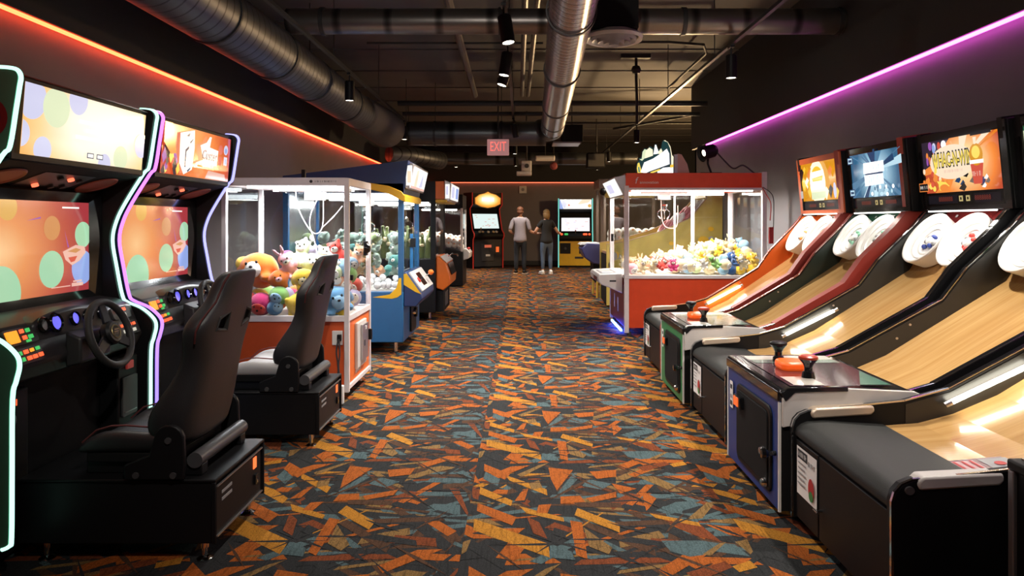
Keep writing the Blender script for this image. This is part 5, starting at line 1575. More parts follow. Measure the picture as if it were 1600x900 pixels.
# ---------- big red crane machine (right)
t = thing('crane_machine', 'wide red crane machine with a white frame and pastel plush toys', 'claw machine', (1.25, 8.5, 0))
CRD = mat('crane_red', (.74, .075, .022), .4)
CRK = mat('crane_dark_red', (.16, .012, .012), .4)
X1, D = 1.72, 1.42
b = MB(); b.box(.02, X1, .01, D, .10, .705, CRD); b.box(.3, X1 - .1, .1, D - .1, .02, .10, BLK); ba = b.build('base', t)
b = MB(); b.box(.005, .02, .06, D - .06, .10, .60, CRK); sp = b.build('side_panel', ba)
A = Art((.004, .55, .35), (0, -1, 0), (0, 0, 1)); A.k = 1; A.rect(-.1, .0, -.12, .06, mat('sticker_lilac', (.55, .52, .62), .6)); A.rect(-.42, -.32, -.10, .08, mat('sticker_lilac', (.55, .52, .62), .6)); A.build('sticker', sp, recalc=False, smooth=0)
for sx in (0, X1 - .055):
    for y in (0, D - .05):
        b = MB(); b.box(sx, sx + .055, y, y + .05, .04, 1.82, WFR); b.build('corner_post', t, bevel=.004)
b = MB(); b.box(.0, X1 - .06, -.004, .03, .695, .735, WFR); b.box(0, .03, 0, D, .695, .735, WFR); b.box(0.0, X1, D - .03, D, .695, .735, WFR); b.build('sill_rail', t, bevel=.003)
b = MB(); b.box(.02, X1 - .03, .012, D - .01, 1.79, 1.975, CRD); hd = b.build('header', t, bevel=.004)
b = MB(); b.box(.0, X1, -.002, .02, 1.765, 1.795, WFR); b.box(X1 - .06, X1 + .0, -.004, D, 1.78, 1.985, SIL); b.build('header_trim', hd)
A = Art((.27, .011, 1.87), (1, 0, 0), (0, 0, 1)); A.k = 2; A.write('f', .11, -.13, .01, WPL, shear=.2); A.write('annovation', .052, .03, -.01, WPL); A.build('lettering', hd, recalc=False, smooth=0)
pane(t, .05, X1 - .05, .008, .012, .73, 1.78); pane(t, .05, X1 - .05, D - .012, D - .008, .73, 1.78); pane(t, .01, .014, .05, D - .05, .73, 1.78); pane(t, X1 - .02, X1 - .016, .05, D - .05, .73, 1.78)
b = MB(); b.box(.03, X1 - .03, .03, D - .03, .70, .715, WHT); b.build('toy_bed', t)
b = MB(); b.box(.1, X1 - .15, .06, .10, 1.755, 1.785, CLAWW); b.box(.1, X1 - .15, D - .14, D - .10, 1.755, 1.785, CLAWW); b.build('tube_lamp', t)
b = MB(); b.box(1.13, 1.17, D - .10, D - .06, .73, 1.78, WFR); b.box(.9, .92, D - .03, D - .01, .73, 1.78, WFR); b.build('inner_post', t)
claw_rig(t, .62, .7, 1.77, drop=.06)
b = MB(); b.tube(loop([(.58, .7, 1.7), (.585, .68, 1.45), (.62, .66, 1.33), (.70, .65, 1.30), (.78, .66, 1.34), (.8, .7, 1.6)]), .006, mat('cord_pink', (.7, .5, .45), .5), 8); b.build('coil_cord', t)
b = MB(); b.box(-.02, .01, D - .35, D - .29, 1.12, 1.22, BLK); b.build('door_lock', t)
# lit sign on the aisle end of the header
b = MB(); b.prism([(.02, 1.965), (-.06, 1.94), (-.12, 1.93), (.0, 1.70), (.055, 1.71)], 'y', .05, D - .1, ALU)
b2 = MB(); sg = b.build('sign_box', hd, bevel=.008)
dv = Vector((-.12, 0, .23)).normalized()
A = Art(Vector((-.0615, D / 2 - .025, 1.814)), (0, -1, 0), dv); A.k = 3; A.rect(-.6, .6, -.11, .11, RWHT); A.rect(-.4, .1, -.06, .06, RLAV); A.build('lit_sign', sg, recalc=False, smooth=0)
# white console shelf
b = MB(); b.prism([(.0, .75), (-.28, .735), (-.30, .70), (-.29, .635), (-.26, .61), (-.18, .58), (0, .50)], 'y', .16, D - .25, WHT); cp = b.build('console', t, bevel=.01)
A = Art((-.14, .62, .744), (0, -1, 0), (.998, 0, .054)); A.k = 1; A.rect(-.35, .3, -.11, .09, EOFF); A.rect(-.3, -.05, -.08, .06, WPL); A.rect(.05, .25, -.08, .06, PAPER); A.build('console_graphics', cp, recalc=False, smooth=0)
A = Art((-.19, .158, .645), (1, 0, 0), (0, 0, 1)); A.rect(.03, .11, .0, .02, INK); A.build('label', cp, recalc=False, smooth=0)
A = Art((-.301, .5, .67), (0, -1, 0), (0, 0, 1)); A.rect(-.2, .2, -.025, .025, CRK); A.build('front_label', cp, recalc=False, smooth=0)
b = MB(); b.box(-.02, 0, .2, D - .3, .03, .055, lamp('underglow_blue', (.03, .08, 1.0), 70)); b.build('underglow_strip', t)
for x, y in ((.06, .06), (X1 - .08, .06), (.06, D - .08), (X1 - .08, D - .08)):
    b = MB(); b.cyl((x, y, 0), (x, y, .05), .028, GRAY, n=12); b.build('foot', t)
b = MB(); b.tube(loop([(X1 - .06, -.01, 1.80), (X1 - .02, -.02, 1.72), (X1 + .04, -.02, 1.6), (X1 + .03, -.02, 1.40)]), .006, REDP, 6); b.tube(loop([(X1 - .05, -.01, 1.8), (X1 + .06, -.02, 1.70), (X1 + .075, -.02, 1.5), (X1 + .065, -.02, 1.2)]), .005, INK, 6)
b.build('cable', t)
b = MB(); b.box(X1 + .02, X1 + .07, -.03, .0, 1.12, 1.32, REDP); b.build('cable_tag', t)

# glowing sign standing on the red header
t = thing('glowing_sign', 'glowing white and yellow cut out sign on the red crane machine', 'sign', (1.69, 8.72, 1.978))
outl = [(-.25, 0), (-.27, .06), (-.265, .13), (-.235, .17), (-.24, .195), (-.205, .205), (-.195, .28), (-.165, .32), (-.125, .31), (-.10, .345), (-.07, .335), (-.055, .31), (-.03, .375), (-.01, .37), (.01, .30), (.05, .33), (.06, .40), (.08, .425), (.13, .40), (.165, .33), (.18, .24), (.205, .22), (.21, 0)]
b = MB(); b.prism(outl, 'y', 0, .06, mat('sign_edge_dark', (.02, .03, .03), .5)); b.build('backing', t)
A = Art((0, -.001, 0), (1, 0, 0), (0, 0, 1)); A.k = 1
A.shape([(x * .96, z * .97 + .004) for x, z in outl], screen('sign_teal_dark', (.015, .06, .06), .8))
SWM = screen('sign_warm', (1, .90, .62), 1.15)
A.shape([(-.245, .005), (-.255, .07), (-.245, .13), (-.225, .14), (-.19, .005)], RYEL); A.shape([(-.235, .02), (-.24, .08), (-.225, .09), (-.215, .02)], screen('sign_teal', (.10, .30, .26), .8))
A.shape([(-.225, .18), (-.195, .185), (-.185, .27), (-.16, .305), (-.13, .295), (-.15, .2), (-.19, .16)], RPALE)
A.shape([(-.155, .19), (-.145, .285), (-.10, .325), (-.06, .30), (-.055, .225)], SWM); A.shape([(-.05, .24), (-.03, .36), (-.015, .355), (.02, .25)], SWH); A.shape([(-.005, .25), (.045, .315), (.06, .28), (.05, .24)], SWM)
A.shape([(-.21, .02), (-.165, .14), (-.06, .185), (.04, .25), (.115, .31), (.145, .25), (.15, .12), (.04, .08), (-.10, .03), (-.15, .005)], SWH)
A.shape([(.075, .41), (.095, .415), (.125, .39), (.155, .32), (.168, .24), (.17, .10), (.195, .10), (.198, .21), (.18, .23), (.16, .335), (.125, .395)], SWM)
A.shape([(.0, .0), (.195, .0), (.195, .085), (.07, .075), (.0, .03)], SWH); A.shape([(.155, .075), (.198, .08), (.198, .115), (.158, .11)], SYE); A.shape([(-.09, .02), (.03, .062), (.035, .042), (-.08, .002)], RYEL)
for k in range(7): A.shape([(-.10 + .038 * k, .075 + .02 * k), (-.092 + .038 * k, .078 + .02 * k), (-.088 + .038 * k, .115 + .02 * k), (-.096 + .038 * k, .112 + .02 * k)], SWM)
A.build('sign_face', t, recalc=False, smooth=0)
b = MB(); b.box(.21, .25, -.0, .14, 0, .24, mat('sign_side', (.45, .48, .55), .5)); b.prism([(.25, 0), (.40, 0), (.37, .12), (.30, .24), (.25, .25)], 'y', .0, .3, mat('sign_bracket_pink', (.50, .32, .27), .5)); b.build('support', t)
t = thing('stage_light', 'black stage light aimed left on top of the red crane machine', 'spotlight', (2.42, 9.0, 1.985))
M = Matrix.Translation((0, 0, .30)) @ Euler((0, R(-105), R(15))).to_matrix().to_4x4()
b = MB(M); b.lathe([(0, -.08), (.06, -.08), (.085, -.04), (.09, .1), (.11, .13), (.10, .13), (.08, .10), (0, .09)], (0, 0, 0), (0, 0, 1), BLK, 20); b.build('housing', t)
b = MB(M); b.lathe([(0, .095), (.045, .095)], (0, 0, 0), (0, 0, 1), BULB, 16); b.build('lens', t)
b = MB(); b.tube([(0, .1, .3), (0, .12, .15), (.05, .1, .0)], .014, BLK, 8); b.box(-.12, .15, .0, .2, 0, .03, BLK); b.build('yoke', t)
b = MB(); b.tube(loop([(.09, .0, .28), (.2, 0, .16), (.3, 0, .08), (.42, 0, .12), (.55, 0, .03), (.62, .1, .012)]), .010, INK, 8); b.build('cable', t)
# ================================================================== UPRIGHT ARCADE CABINETS (far end)
def arcade(name, label, loc, rz, W, Ht, edge_m, front_m, screen_m, marq):
    """front faces local -y"""
    t = thing(name, label, 'arcade machine', loc, rz)
    w = W / 2
    k = Ht / 2.1
    pr = [(-.36, .0), (-.36, .80 * k), (-.44, .88 * k), (-.44, .96 * k), (-.30, 1.06 * k), (-.14, 1.52 * k), (-.12, 1.66 * k), (-.30, 1.76 * k), (-.30, 2.1 * k), (.36, 2.1 * k), (.40, .0)]
    for s in (-1, 1):
        b = MB(); a, c = s * w, s * (w - .03); b.prism(pr, 'x', min(a, c), max(a, c), BLK); sp = b.build('side_panel', t)
        b = MB(); x = s * (w - .015)
        b.tube([(x, y, z) for y, z in pr[:9]], .016, edge_m, 8, caps=True); b.build('edge_trim', sp, smooth=60)
    i = w - .031
    b = MB(); b.box(-i, i, -.32, .36, .06, .80 * k, front_m); fr = b.build('front', t)
    b = MB(); b.box(-i, i, -.30, .36, .0, .06, BLKM); b.build('plinth', fr)
    b = MB(); b.box(-i, i, .0, .36, .80 * k, 2.08 * k, BLKM); b.build('body', t)
    b = MB(); b.prism([(-.34, .80 * k), (-.42, .88 * k), (-.42, .95 * k), (-.29, 1.05 * k), (.0, 1.05 * k), (.0, .80 * k)], 'x', -i, i, BLK); de = b.build('control_deck', t, bevel=.006)
    # screen leaning back
    lo, hi = Vector((0, -.27, 1.08 * k)), Vector((0, -.10, 1.53 * k)); V = (hi - lo).normalized()
    b = MB(); b.prism([(lo.y, lo.z), (hi.y, hi.z), (.0, hi.z), (.0, lo.z)], 'x', -i, i, BLKG); bz = b.build('screen_bezel', t)
    A = Art((lo + hi) / 2 + Vector((0, -.006, .003)), (1, 0, 0), V); hw, hh = i * .86, (hi - lo).length / 2 * .90
    A.rect(-hw, hw, -hh, hh, screen_m[0]); rr = random.Random(len(label))
    for q in range(12):
        u, v = rr.uniform(-hw * .8, hw * .8), rr.uniform(-hh * .8, hh * .8); A.rect(u - rr.uniform(.01, .06), u + rr.uniform(.01, .06), v - .006, v + .006, screen_m[1 + q % 2])
    A.build('screen', bz, recalc=False, smooth=0)
    b = MB(); b.prism([(-.285, 1.77 * k), (-.13, 1.67 * k), (.0, 1.67 * k), (.0, 2.08 * k), (-.285, 2.08 * k)], 'x', -i, i, BLK); mb_ = b.build('marquee_box', t)
    marq(t, mb_, i, k)
    dn = Vector((0, -.10, .13)).normalized()
    return t, fr, de, i, k


def caps(de, pts, z):
    for x, y, m, r in pts:
        b = MB(); b.lathe([(r, 0), (r, .02), (r * .6, .035), (0, .037)], (x, y, z - (y + .36) * -.55), (0, -.45, .9), m, 14); b.build('button', de)


def joy(de, x, y, z, m):
    b = MB(); b.cyl((x, y, z), (x, y - .02, z + .08), .008, CHR, n=8); b.ball((x, y - .022, z + .09), .022, m); b.build('joystick', de)


def marq_red(t, mb_, i, k):
    pts = [(-i * .9, 1.78), (-i * .92, 1.95), (-i * .6, 2.05), (-.1, 2.09), (0, 2.14), (.1, 2.09), (i * .6, 2.05), (i * .92, 1.95), (i * .9, 1.78), (i * .5, 1.70), (0, 1.66), (-i * .5, 1.70)]
    pts = [(x, z * k) for x, z in pts]
    b = MB(); b.prism([(x, z) for x, z in pts], 'y', -.34, -.286, mat('marquee_rim_amber', (.5, .3, .05), .4)); mm = b.build('marquee_sign', mb_)
    A = Art((0, -.341, 1.9 * k), (1, 0, 0), (0, 0, 1)); A.k = 1
    g = glow_grad('marquee_gold', (0, -.34, 1.9 * k), (2.6, 0, 5), [(0, (1, 1, .9)), (.45, (1, .85, .5)), (.8, (1, .55, .12)), (1, (.8, .3, .04))], 1.25)
    A.shape([(x * .95, (z - 1.9 * k) * .92) for x, z in pts], g); A.rect(-.2, .2, -.05, .07, RWHT); A.build('marquee_picture', mm, recalc=False, smooth=0)


def marq_yellow(t, mb_, i, k):
    A = Art((0, -.286, 1.925 * k), (1, 0, 0), (0, 0, 1)); A.k = 2
    w, h = i * .97, .145 * k
    A.rect(-w, w, -h, h, RWHT); A.shape([(-w, -h), (-w + .12, -h), (-w + .02, h), (-w, h)], RBLU); A.shape([(-w + .1, h), (-w + .22, h * .1), (-w + .16, -h), (-w + .06, 0)], RLAV)
    A.shape([(.05, -.02), (w - .1, .05), (w, h), (.2, h)], RPEACH); A.disc(w - .06, -.05, .05, RAMB); A.disc(-.2, -.03, .03, RRED); A.rect(-.1, .2, -.05, .0, RWHT)
    A.build('marquee_picture', mb_, recalc=False, smooth=0)


TRED = mat('trim_red', (.62, .04, .025), .35, emit=(1, .05, .03), es=.12)
TTEAL = lamp('trim_teal', (.25, .95, .80), .75)
ARY = mat('arcade_yellow', (.72, .43, .01), .4)
SWS = screen('scr_pale_mint', (.80, .93, .90), 1.0); SWP = screen('scr_pale_pink', (.96, .90, .94), 1.1)
t, fr, de, i, k = arcade('upright_arcade_cabinet', 'red trimmed upright arcade cabinet with a golden lit topper at the far wall', (-1.14, 21.3, 0), R(27), 1.0, 2.26, TRED, mat('front_charcoal', (.03, .03, .033), .5), (SWS, RRED, RTAN), marq_red)
cap = (mat('cap_cream', (.7, .55, .3), .4), mat('cap_white', (.8, .75, .65), .4))
for x, m in ((-.28, cap[0]), (-.18, cap[0]), (.0, cap[1]), (.17, cap[0]), (.27, cap[1])):
    b = MB(); b.lathe([(.04, 0), (.04, .03), (.0, .05)], (x, -.36, 1.0 * k), (0, -.5, .85), m, 14); b.build('button', de)
joy(de, -.23, -.33, 1.03 * k, cap[1])
b = MB(); b.box(-.2, .2, -.34, -.32, .22, .74, GRAY); cd = b.build('coin_door', fr, bevel=.006)
b = MB(); b.box(-.11, .11, -.35, -.34, .62, .70, mat('coin_red', (.4, .1, .06), .4, emit=(1, .2, .1), es=.5)); b.build('coin_slot', cd)
b = MB(); b.box(-.07, .07, -.348, -.34, .36, .42, PAPER); b.build('notice', cd)
b = MB(); b.box(.27, .37, -.34, -.32, .48, .64, lamp('slot_orange', (1, .16, .03), .9)); b.build('coin_light', fr, bevel=.008)

t, fr, de, i, k = arcade('upright_arcade_cabinet', 'yellow fronted upright arcade cabinet with teal glowing edges at the far wall', (1.68, 21.7, 0), R(-4), 1.06, 2.1, TTEAL, ARY, (SWP, RPINK, RLAV), marq_yellow)
for x, m in ((-.42, BTNR), (-.30, BTNG), (-.26, BTNG), (.26, BTNR), (.32, BTNR), (.42, BTNR)):
    b = MB(); b.lathe([(.035, 0), (.035, .03), (.0, .05)], (x, -.36, 1.0 * k), (0, -.5, .85), m, 14); b.build('button', de)
joy(de, .0, -.33, 1.03 * k, REDP)
for x in (-.31, .27):
    b = MB(); b.box(x - .16, x + .16, -.335, -.32, .42, .74, BLK); cd = b.build('coin_door', fr, bevel=.008)
    b = MB(); b.lathe([(0, .02), (.035, .02), (.04, 0)], (x, -.335, .58), (0, -1, 0), GRAY, 16); b.build('coin_mech', cd)
b = MB(); b.box(-.02, .24, -.327, -.32, .27, .33, INK); b.build('nameplate', fr)

# ================================================================== BEHIND THE RED CRANE MACHINE
# yellow lane game seen through its glass
YSD = mat('lane_side_yellow', (.50, .38, .08), .5, var=.3, scale=5)




t = thing('ramp_game', 'roll up ramp game with yellow doodled sides behind the red crane machine', 'arcade machine', (1.37, 11.75, 0))
pr = [(0, .05), (0, 1.02), (.30, 1.06), (.85, 1.22), (1.35, 1.44), (1.6, 1.75), (1.62, 2.05), (1.85, 2.05), (1.85, .05)]
for s in (-1, 1):
    b = MB(); b.prism(pr, 'y', min(s * .5, s * .455), max(s * .5, s * .455), YSD); sp = b.build('side_panel', t)
    b = MB(); strip(b, pr[1:7], s * .4775 - .022, s * .4775 + .022, mat('edge_tan', (.4, .25, .12), .4), .012); b.build('edge_trim', sp)
    if s < 0:
        A = Art((.9, -.501, .75), (1, 0, 0), (0, 0, 1)); rr = random.Random(3)
        for k_ in range(40):
            u = rr.uniform(-.85, .85); v = rr.uniform(-.25, .26) + max(-.3, u) * .36
            A.disc(u, v, rr.uniform(.03, .09), rr.choice([EOFF, EOFF, YEL, YEL, YSD, mat('doodle_olive', (.3, .25, .05), .5)]), rv=rr.uniform(.03, .07), n=9)
        A.shape([(-.86, .2), (-.80, .22), (-.82, .1)], INK); A.disc(-.83, -.05, .04, INK, rv=.06); A.shape([(-.87, -.2), (-.79, -.16), (-.84, -.3)], INK)
        A.build('side_graphics', sp, recalc=False, smooth=0)
b = MB(); b.sheet([(.02, .9), (.5, .93), (1.4, 1.35), (1.62, 1.75)], 'y', -.45, .45, LANEW, .05); b.build('ramp', t)
b = MB(); b.box(.02, 1.6, -.45, .45, .05, .86, BLKM); b.build('base', t)
for k_ in range(4):
    for q in (-.22, .2):
        b = MB(); b.torus((1.05 + .16 * k_, q, 1.30 + .11 * k_), (-.8, 0, .6), .13, .03, WHEEL if k_ % 2 else mat('ring_rose', (.6, .22, .25), .4), 24, 8); b.build('target_ring', t)
b = MB(); b.box(1.60, 1.64, -.4, .4, 1.78, 2.02, RPEACH); b.build('lit_panel', t)

# framed prize tower on yellow legs
BRN = mat('post_brown', (.10, .065, .045), .45)
LEGY = mat('leg_yellow', (.55, .36, .06), .4)
t = thing('prize_tower', 'tall brown framed prize cabinet on yellow legs left of the red crane machine', 'claw machine', (1.62, 13.2, 0))
b = MB(); b.box(-.16, 1.0, -.4, .5, .42, .95, mat('tower_maroon', (.06, .02, .02), .5)); b.build('base', t, bevel=.01)
for x in (-.14, -.0, .95):
    for y in (-.38, .45):
        b = MB(); b.box(x - .025, x + .025, y - .025, y + .025, .95, 2.02, BRN); b.build('post', t)
b = MB(); b.box(-.2, 1.02, -.42, .52, 2.0, 2.16, BRN); b.box(-.1, .8, -.43, -.42, 1.82, 2.0, mat('tower_ochre', (.25, .17, .03), .5)); rf = b.build('roof', t)
b = MB(); b.ball((-.12, -.38, 1.93), .07, BLK); b.build('roof_speaker', rf)
pane(t, -.1, .93, -.40, -.396, .97, 2.0)
b = MB(); b.box(.0, .9, .0, .05, 1.92, 1.95, CLAWW); b.build('tube_lamp', t)
b = MB(); b.prism([(-.16, .98), (-.42, .99), (-.52, .90), (-.46, .74), (-.30, .62), (-.16, .60)], 'y', -.36, .35, mat('deck_indigo', (.03, .03, .12), .35)); cp = b.build('control_deck', t, bevel=.02)
b = MB(); b.prism([(-.18, 1.0), (-.50, 1.0), (-.54, .96), (-.18, .96)], 'y', -.3, .3, WHT); b.build('deck_top', cp, bevel=.008)
b = MB(); b.prism([(-.3, .72), (-.16, .72), (-.16, .2), (-.28, .3)], 'y', -.3, .3, BLKM); b.build('ticket_box', t)
for x, y in ((-.22, -.34), (.0, -.34), (.9, -.34), (-.22, .4), (.9, .4)):
    b = MB(); b.tube([(x, y, .45), (x - .01, y - .01, 0.0)], .022, LEGY, 8); b.build('leg', t)
ptower = t

# ================================================================== PEOPLE
SKIN = mat('skin', (.62, .36, .26), .55, var=.06)
SHIRT_G = mat('shirt_grey', (.26, .23, .25), .85, var=.12, scale=30)
SHIRT_B = mat('shirt_black', (.012, .012, .013), .85)
TROU = mat('trousers_navy', (.014, .018, .026), .85)
JEAN = mat('jeans_blue', (.085, .13, .21), .85, var=.4, scale=6)
HAIR_B = mat('hair_auburn', (.13, .045, .018), .7, var=.3, scale=40)
HAIR_Y = mat('hair_blonde', (.24, .15, .06), .6, var=.3, scale=40)


def skin_mesh(name, nodes, edges, m, parent, sub=2, root=0):
    me = bpy.data.meshes.new(name)
    me.from_pydata([n[0] for n in nodes], edges, [])
    o = bpy.data.objects.new(name, me); COL.objects.link(o)
    md = o.modifiers.new('skin', 'SKIN'); md.use_smooth_shade = True
    lay = me.skin_vertices[0] if me.skin_vertices else None
    if lay is None:
        bm = bmesh.new(); bm.from_mesh(me); bm.verts.layers.skin.verify(); bm.to_mesh(me); bm.free(); lay = me.skin_vertices[0]
    for k, (p, r) in enumerate(nodes):
        lay.data[k].radius = r if isinstance(r, tuple) else (r, r)
        lay.data[k].use_root = (k == root)
    ss = o.modifiers.new('sub', 'SUBSURF'); ss.levels = sub; ss.render_levels = sub
    dg = bpy.context.evaluated_depsgraph_get()
    out = bpy.data.meshes.new_from_object(o.evaluated_get(dg)); out.name = name
    bpy.data.objects.remove(o); bpy.data.meshes.remove(me)
    out.materials.clear(); out.materials.append(m); out.shade_smooth()
    o = bpy.data.objects.new(name, out); COL.objects.link(o)
    if parent: o.parent = parent
    return o


def person(label, loc, rz, ht, shirt, trou, hair, woman, arms, shoe, head_turn=0.0):
    """local frame: faces +y; built for 1.75 m then scaled"""
    s = ht / 1.75
    t = thing('person', label, 'person', loc, rz)
    t.scale = (s, s, s)
    sh = .165 if woman else .195; hip = .095 if woman else .09
    legs = {}
    N, Ed = [], []
    def nd(p, r, par=None):
        N.append((Vector(p), r))
        if par is not None: Ed.append((par, len(N) - 1))
        return len(N) - 1
    pel = nd((0, 0, .94), (.135, .10)); wa = nd((0, 0, 1.10), (.125, .09), pel); ch = nd((0, .0, 1.30), (.145, .10), wa); up_ = nd((0, -.005, 1.43), (.10, .08), ch)
    nk = nd((0, 0, 1.50), .052, up_); n2 = nd((0, .01, 1.55), .05, nk)
    he = nd((0, .015, 1.60), (.066, .075), n2); h2 = nd((0, .02, 1.66), (.075, .092), he); h3 = nd((0, .015, 1.715), (.06, .07), h2)
    hands = []
    for sd in (-1, 1):
        el, wr, hd = arms[sd]
        a = nd((sd * sh * .75, -.01, 1.42), .062, up_); a1 = nd((sd * sh, -.01, 1.385), .055, a)
        a2 = nd(el, .042, a1); mid = nd(Vector(el).lerp(Vector(wr), .4), .040, a2); a3 = nd(wr, .026, mid)
        hands.append((sd, Vector(wr), Vector(hd)))
        pal = nd(Vector(wr).lerp(Vector(hd), .45), (.038, .020), a3)
        dr = (Vector(hd) - Vector(wr)).normalized(); sv = dr.cross(Vector((0, 0, 1))); sv = sv.normalized() if sv.length > .1 else Vector((1, 0, 0))
        for fk, (off, ln) in enumerate(((-.028, .072), (-.01, .085), (.01, .08), (.027, .065))):
            f0 = nd(N[pal][0] + dr * .035 + sv * off, .0095, pal); f1 = nd(N[f0][0] + dr * ln * .55 + Vector((0, 0, -.006)), .0085, f0); nd(N[f1][0] + dr * ln * .45 + Vector((0, 0, -.016)), .007, f1)
        th0 = nd(N[pal][0] - dr * .01 - sv * .04, .0105, pal); nd(N[th0][0] + dr * .04 - sv * .018, .009, th0)
    for sd in (-1, 1):
        l0 = nd((sd * hip, 0, .88), .085, pel); l1 = nd((sd * (hip + .01), .01, .50), .056, l0); l2 = nd((sd * (hip + .012), -.02, .32), .052, l1); l3 = nd((sd * (hip + .015), -.01, .09), .036, l2)
        f = nd((sd * (hip + .03), .06, .045), (.04, .03), l3); nd((sd * (hip + .05), .14, .03), (.035, .022), f)
    bd = skin_mesh('body', N, Ed, SKIN, t)
    # clothing follows the same skeleton, slightly thicker
    N, Ed = [], []
    pel0 = nd((0, 0, .80), (.205, .165)); pel = nd((0, 0, .93), (.192, .150), pel0); wa = nd((0, 0, 1.10), (.158, .112) if not woman else (.14, .108), pel); ch = nd((0, 0, 1.30), (.172, .118), wa); up_ = nd((0, -.005, 1.43), (.12, .088), ch); nd((0, 0, 1.485), .066, up_)
    for sd in (-1, 1):
        el = Vector(arms[sd][0]); a = nd((sd * sh * .75, -.01, 1.42), .076, up_); a1 = nd((sd * sh, -.01, 1.385), .070, a)
        e = nd(Vector((sd * sh, -.01, 1.385)).lerp(el, .55), .062, a1)
        if not woman: nd(Vector((sd * sh, -.01, 1.385)).lerp(el, .98), .058, e)
    so = skin_mesh('shirt', N, Ed, shirt, t)
    N, Ed = [], []
    pel = nd((0, 0, .97), (.150, .11)); p2 = nd((0, 0, .88), (.178, .135), pel)
    for sd in (-1, 1):
        l0 = nd((sd * hip, 0, .80), .104, p2); l1 = nd((sd * (hip + .01), .012, .50), .070 if not woman else .066, l0); l2 = nd((sd * (hip + .012), -.018, .30), .064 if not woman else .058, l1); nd((sd * (hip + .015), -.01, .085 if not woman else .11), .056 if not woman else .044, l2)
    skin_mesh('jeans' if woman else 'trousers', N, Ed, trou, t)
    # hair
    b = MB()
    if woman:
        b.ball((0, .0, 1.685), (.092, .108, .095), hair, n=18, k=12); b.ball((0, -.055, 1.60), (.086, .06, .11), hair, n=16, k=10); b.ball((-.06, -.01, 1.61), (.035, .06, .09), hair); b.ball((.06, -.01, 1.61), (.035, .06, .09), hair)
    else:
        b.ball((0, -.010, 1.695), (.090, .108, .082), hair, n=18, k=12); b.ball((0, -.052, 1.635), (.082, .062, .08), hair, n=16, k=10)
    ho = b.build('hair', bd, smooth=180)
    b = MB()
    for sd in (-1, 1): b.ball((sd * .080, .015, 1.635), (.012, .02, .032), SKIN, n=10, k=8)
    b.ball((0, .115, 1.63), (.013, .022, .022), SKIN, n=10, k=8)
    b.build('ears_and_nose', bd, smooth=180)
    b = MB()
    for sd in (-1, 1): b.ball((sd * .03, .098, 1.655), (.012, .008, .008), INK, n=8, k=6)
    b.ball((0, .098, 1.588), (.026, .008, .006), mat('lips', (.4, .14, .12), .5), n=10, k=6); b.build('eyes_and_mouth', bd, smooth=180)
    if head_turn:
        for o in (bd, ho): pass
    for sd in (-1, 1):
        b = MB()
        b.prism([(-.055 + sd * (hip + .02), -.09), (.045 + sd * (hip + .02), -.09), (.055 + sd * (hip + .035), .05), (.05 + sd * (hip + .05), .17), (.0 + sd * (hip + .05), .20), (-.045 + sd * (hip + .045), .17), (-.055 + sd * (hip + .03), .05)], 'z', .0, .03, WHT if shoe is not BLK else mat('sole_tan', (.5, .42, .35), .6))
        b.ball((sd * (hip + .02), -.03, .06), (.05, .07, .055), shoe); b.ball((sd * (hip + .045), .09, .045), (.046, .10, .035), shoe)
        b.build('shoe', t, bevel=.006, smooth=60)
    return t


person('man in a grey shirt and dark trousers standing near the far wall', (-.02, 18.75, 0), R(-8), 1.77, SHIRT_G, TROU, HAIR_B, False,
       {-1: ((-.27, -.05, 1.13), (-.20, .16, 1.05), (-.12, .27, 1.06)), 1: ((.27, .0, 1.12), (.40, .20, 1.06), (.50, .27, 1.08))}, BLK)
person('woman in a black t-shirt and blue jeans beside the man, seen from behind', (.68, 18.75, 0), R(14), 1.70, SHIRT_B, JEAN, HAIR_Y, True,
       {-1: ((-.30, .06, 1.16), (-.22, .27, 1.10), (-.14, .36, 1.10)), 1: ((.31, .02, 1.17), (.42, .19, 1.09), (.47, .29, 1.13))}, WPL)
# ================================================================== PLUSH TOYS
def fuse(mb, voxel=.012, name='plush'):
    """melt overlapping soft lumps into one continuous skin"""
    o = mb.build('tmp', smooth=0)
    md = o.modifiers.new('r', 'REMESH'); md.mode = 'VOXEL'; md.voxel_size = voxel; md.use_smooth_shade = True
    sm = o.modifiers.new('s', 'SMOOTH'); sm.factor = .5; sm.iterations = 3
    dg = bpy.context.evaluated_depsgraph_get()
    me = bpy.data.meshes.new_from_object(o.evaluated_get(dg)); me.name = name
    old = o.data; bpy.data.objects.remove(o); bpy.data.meshes.remove(old)
    me.materials.clear(); me.shade_smooth()
    return me


def m_bear():
    b = MB(); b.ball((0, 0, 0), (.30, .26, .32), WHT); b.ball((0, .02, .42), (.27, .24, .24), WHT)
    for s in (-1, 1):
        b.ball((s * .21, .02, .62), (.10, .06, .10), WHT); b.ball((s * .33, .10, .08), (.11, .11, .20), WHT, (.3, s * .7, 0)); b.ball((s * .2, .2, -.25), (.13, .22, .13), WHT)
    return fuse(b, .045)


def m_bunny():
    b = MB(); b.ball((0, 0, 0), (.27, .25, .34), WHT); b.ball((0, .04, .42), (.25, .23, .23), WHT)
    for s in (-1, 1):
        b.ball((s * .12, .0, .80), (.08, .05, .26), WHT, (0, s * .25, 0)); b.ball((s * .3, .12, .05), (.09, .1, .18), WHT, (.5, s * .5, 0)); b.ball((s * .17, .2, -.27), (.11, .24, .11), WHT)
    return fuse(b, .045)


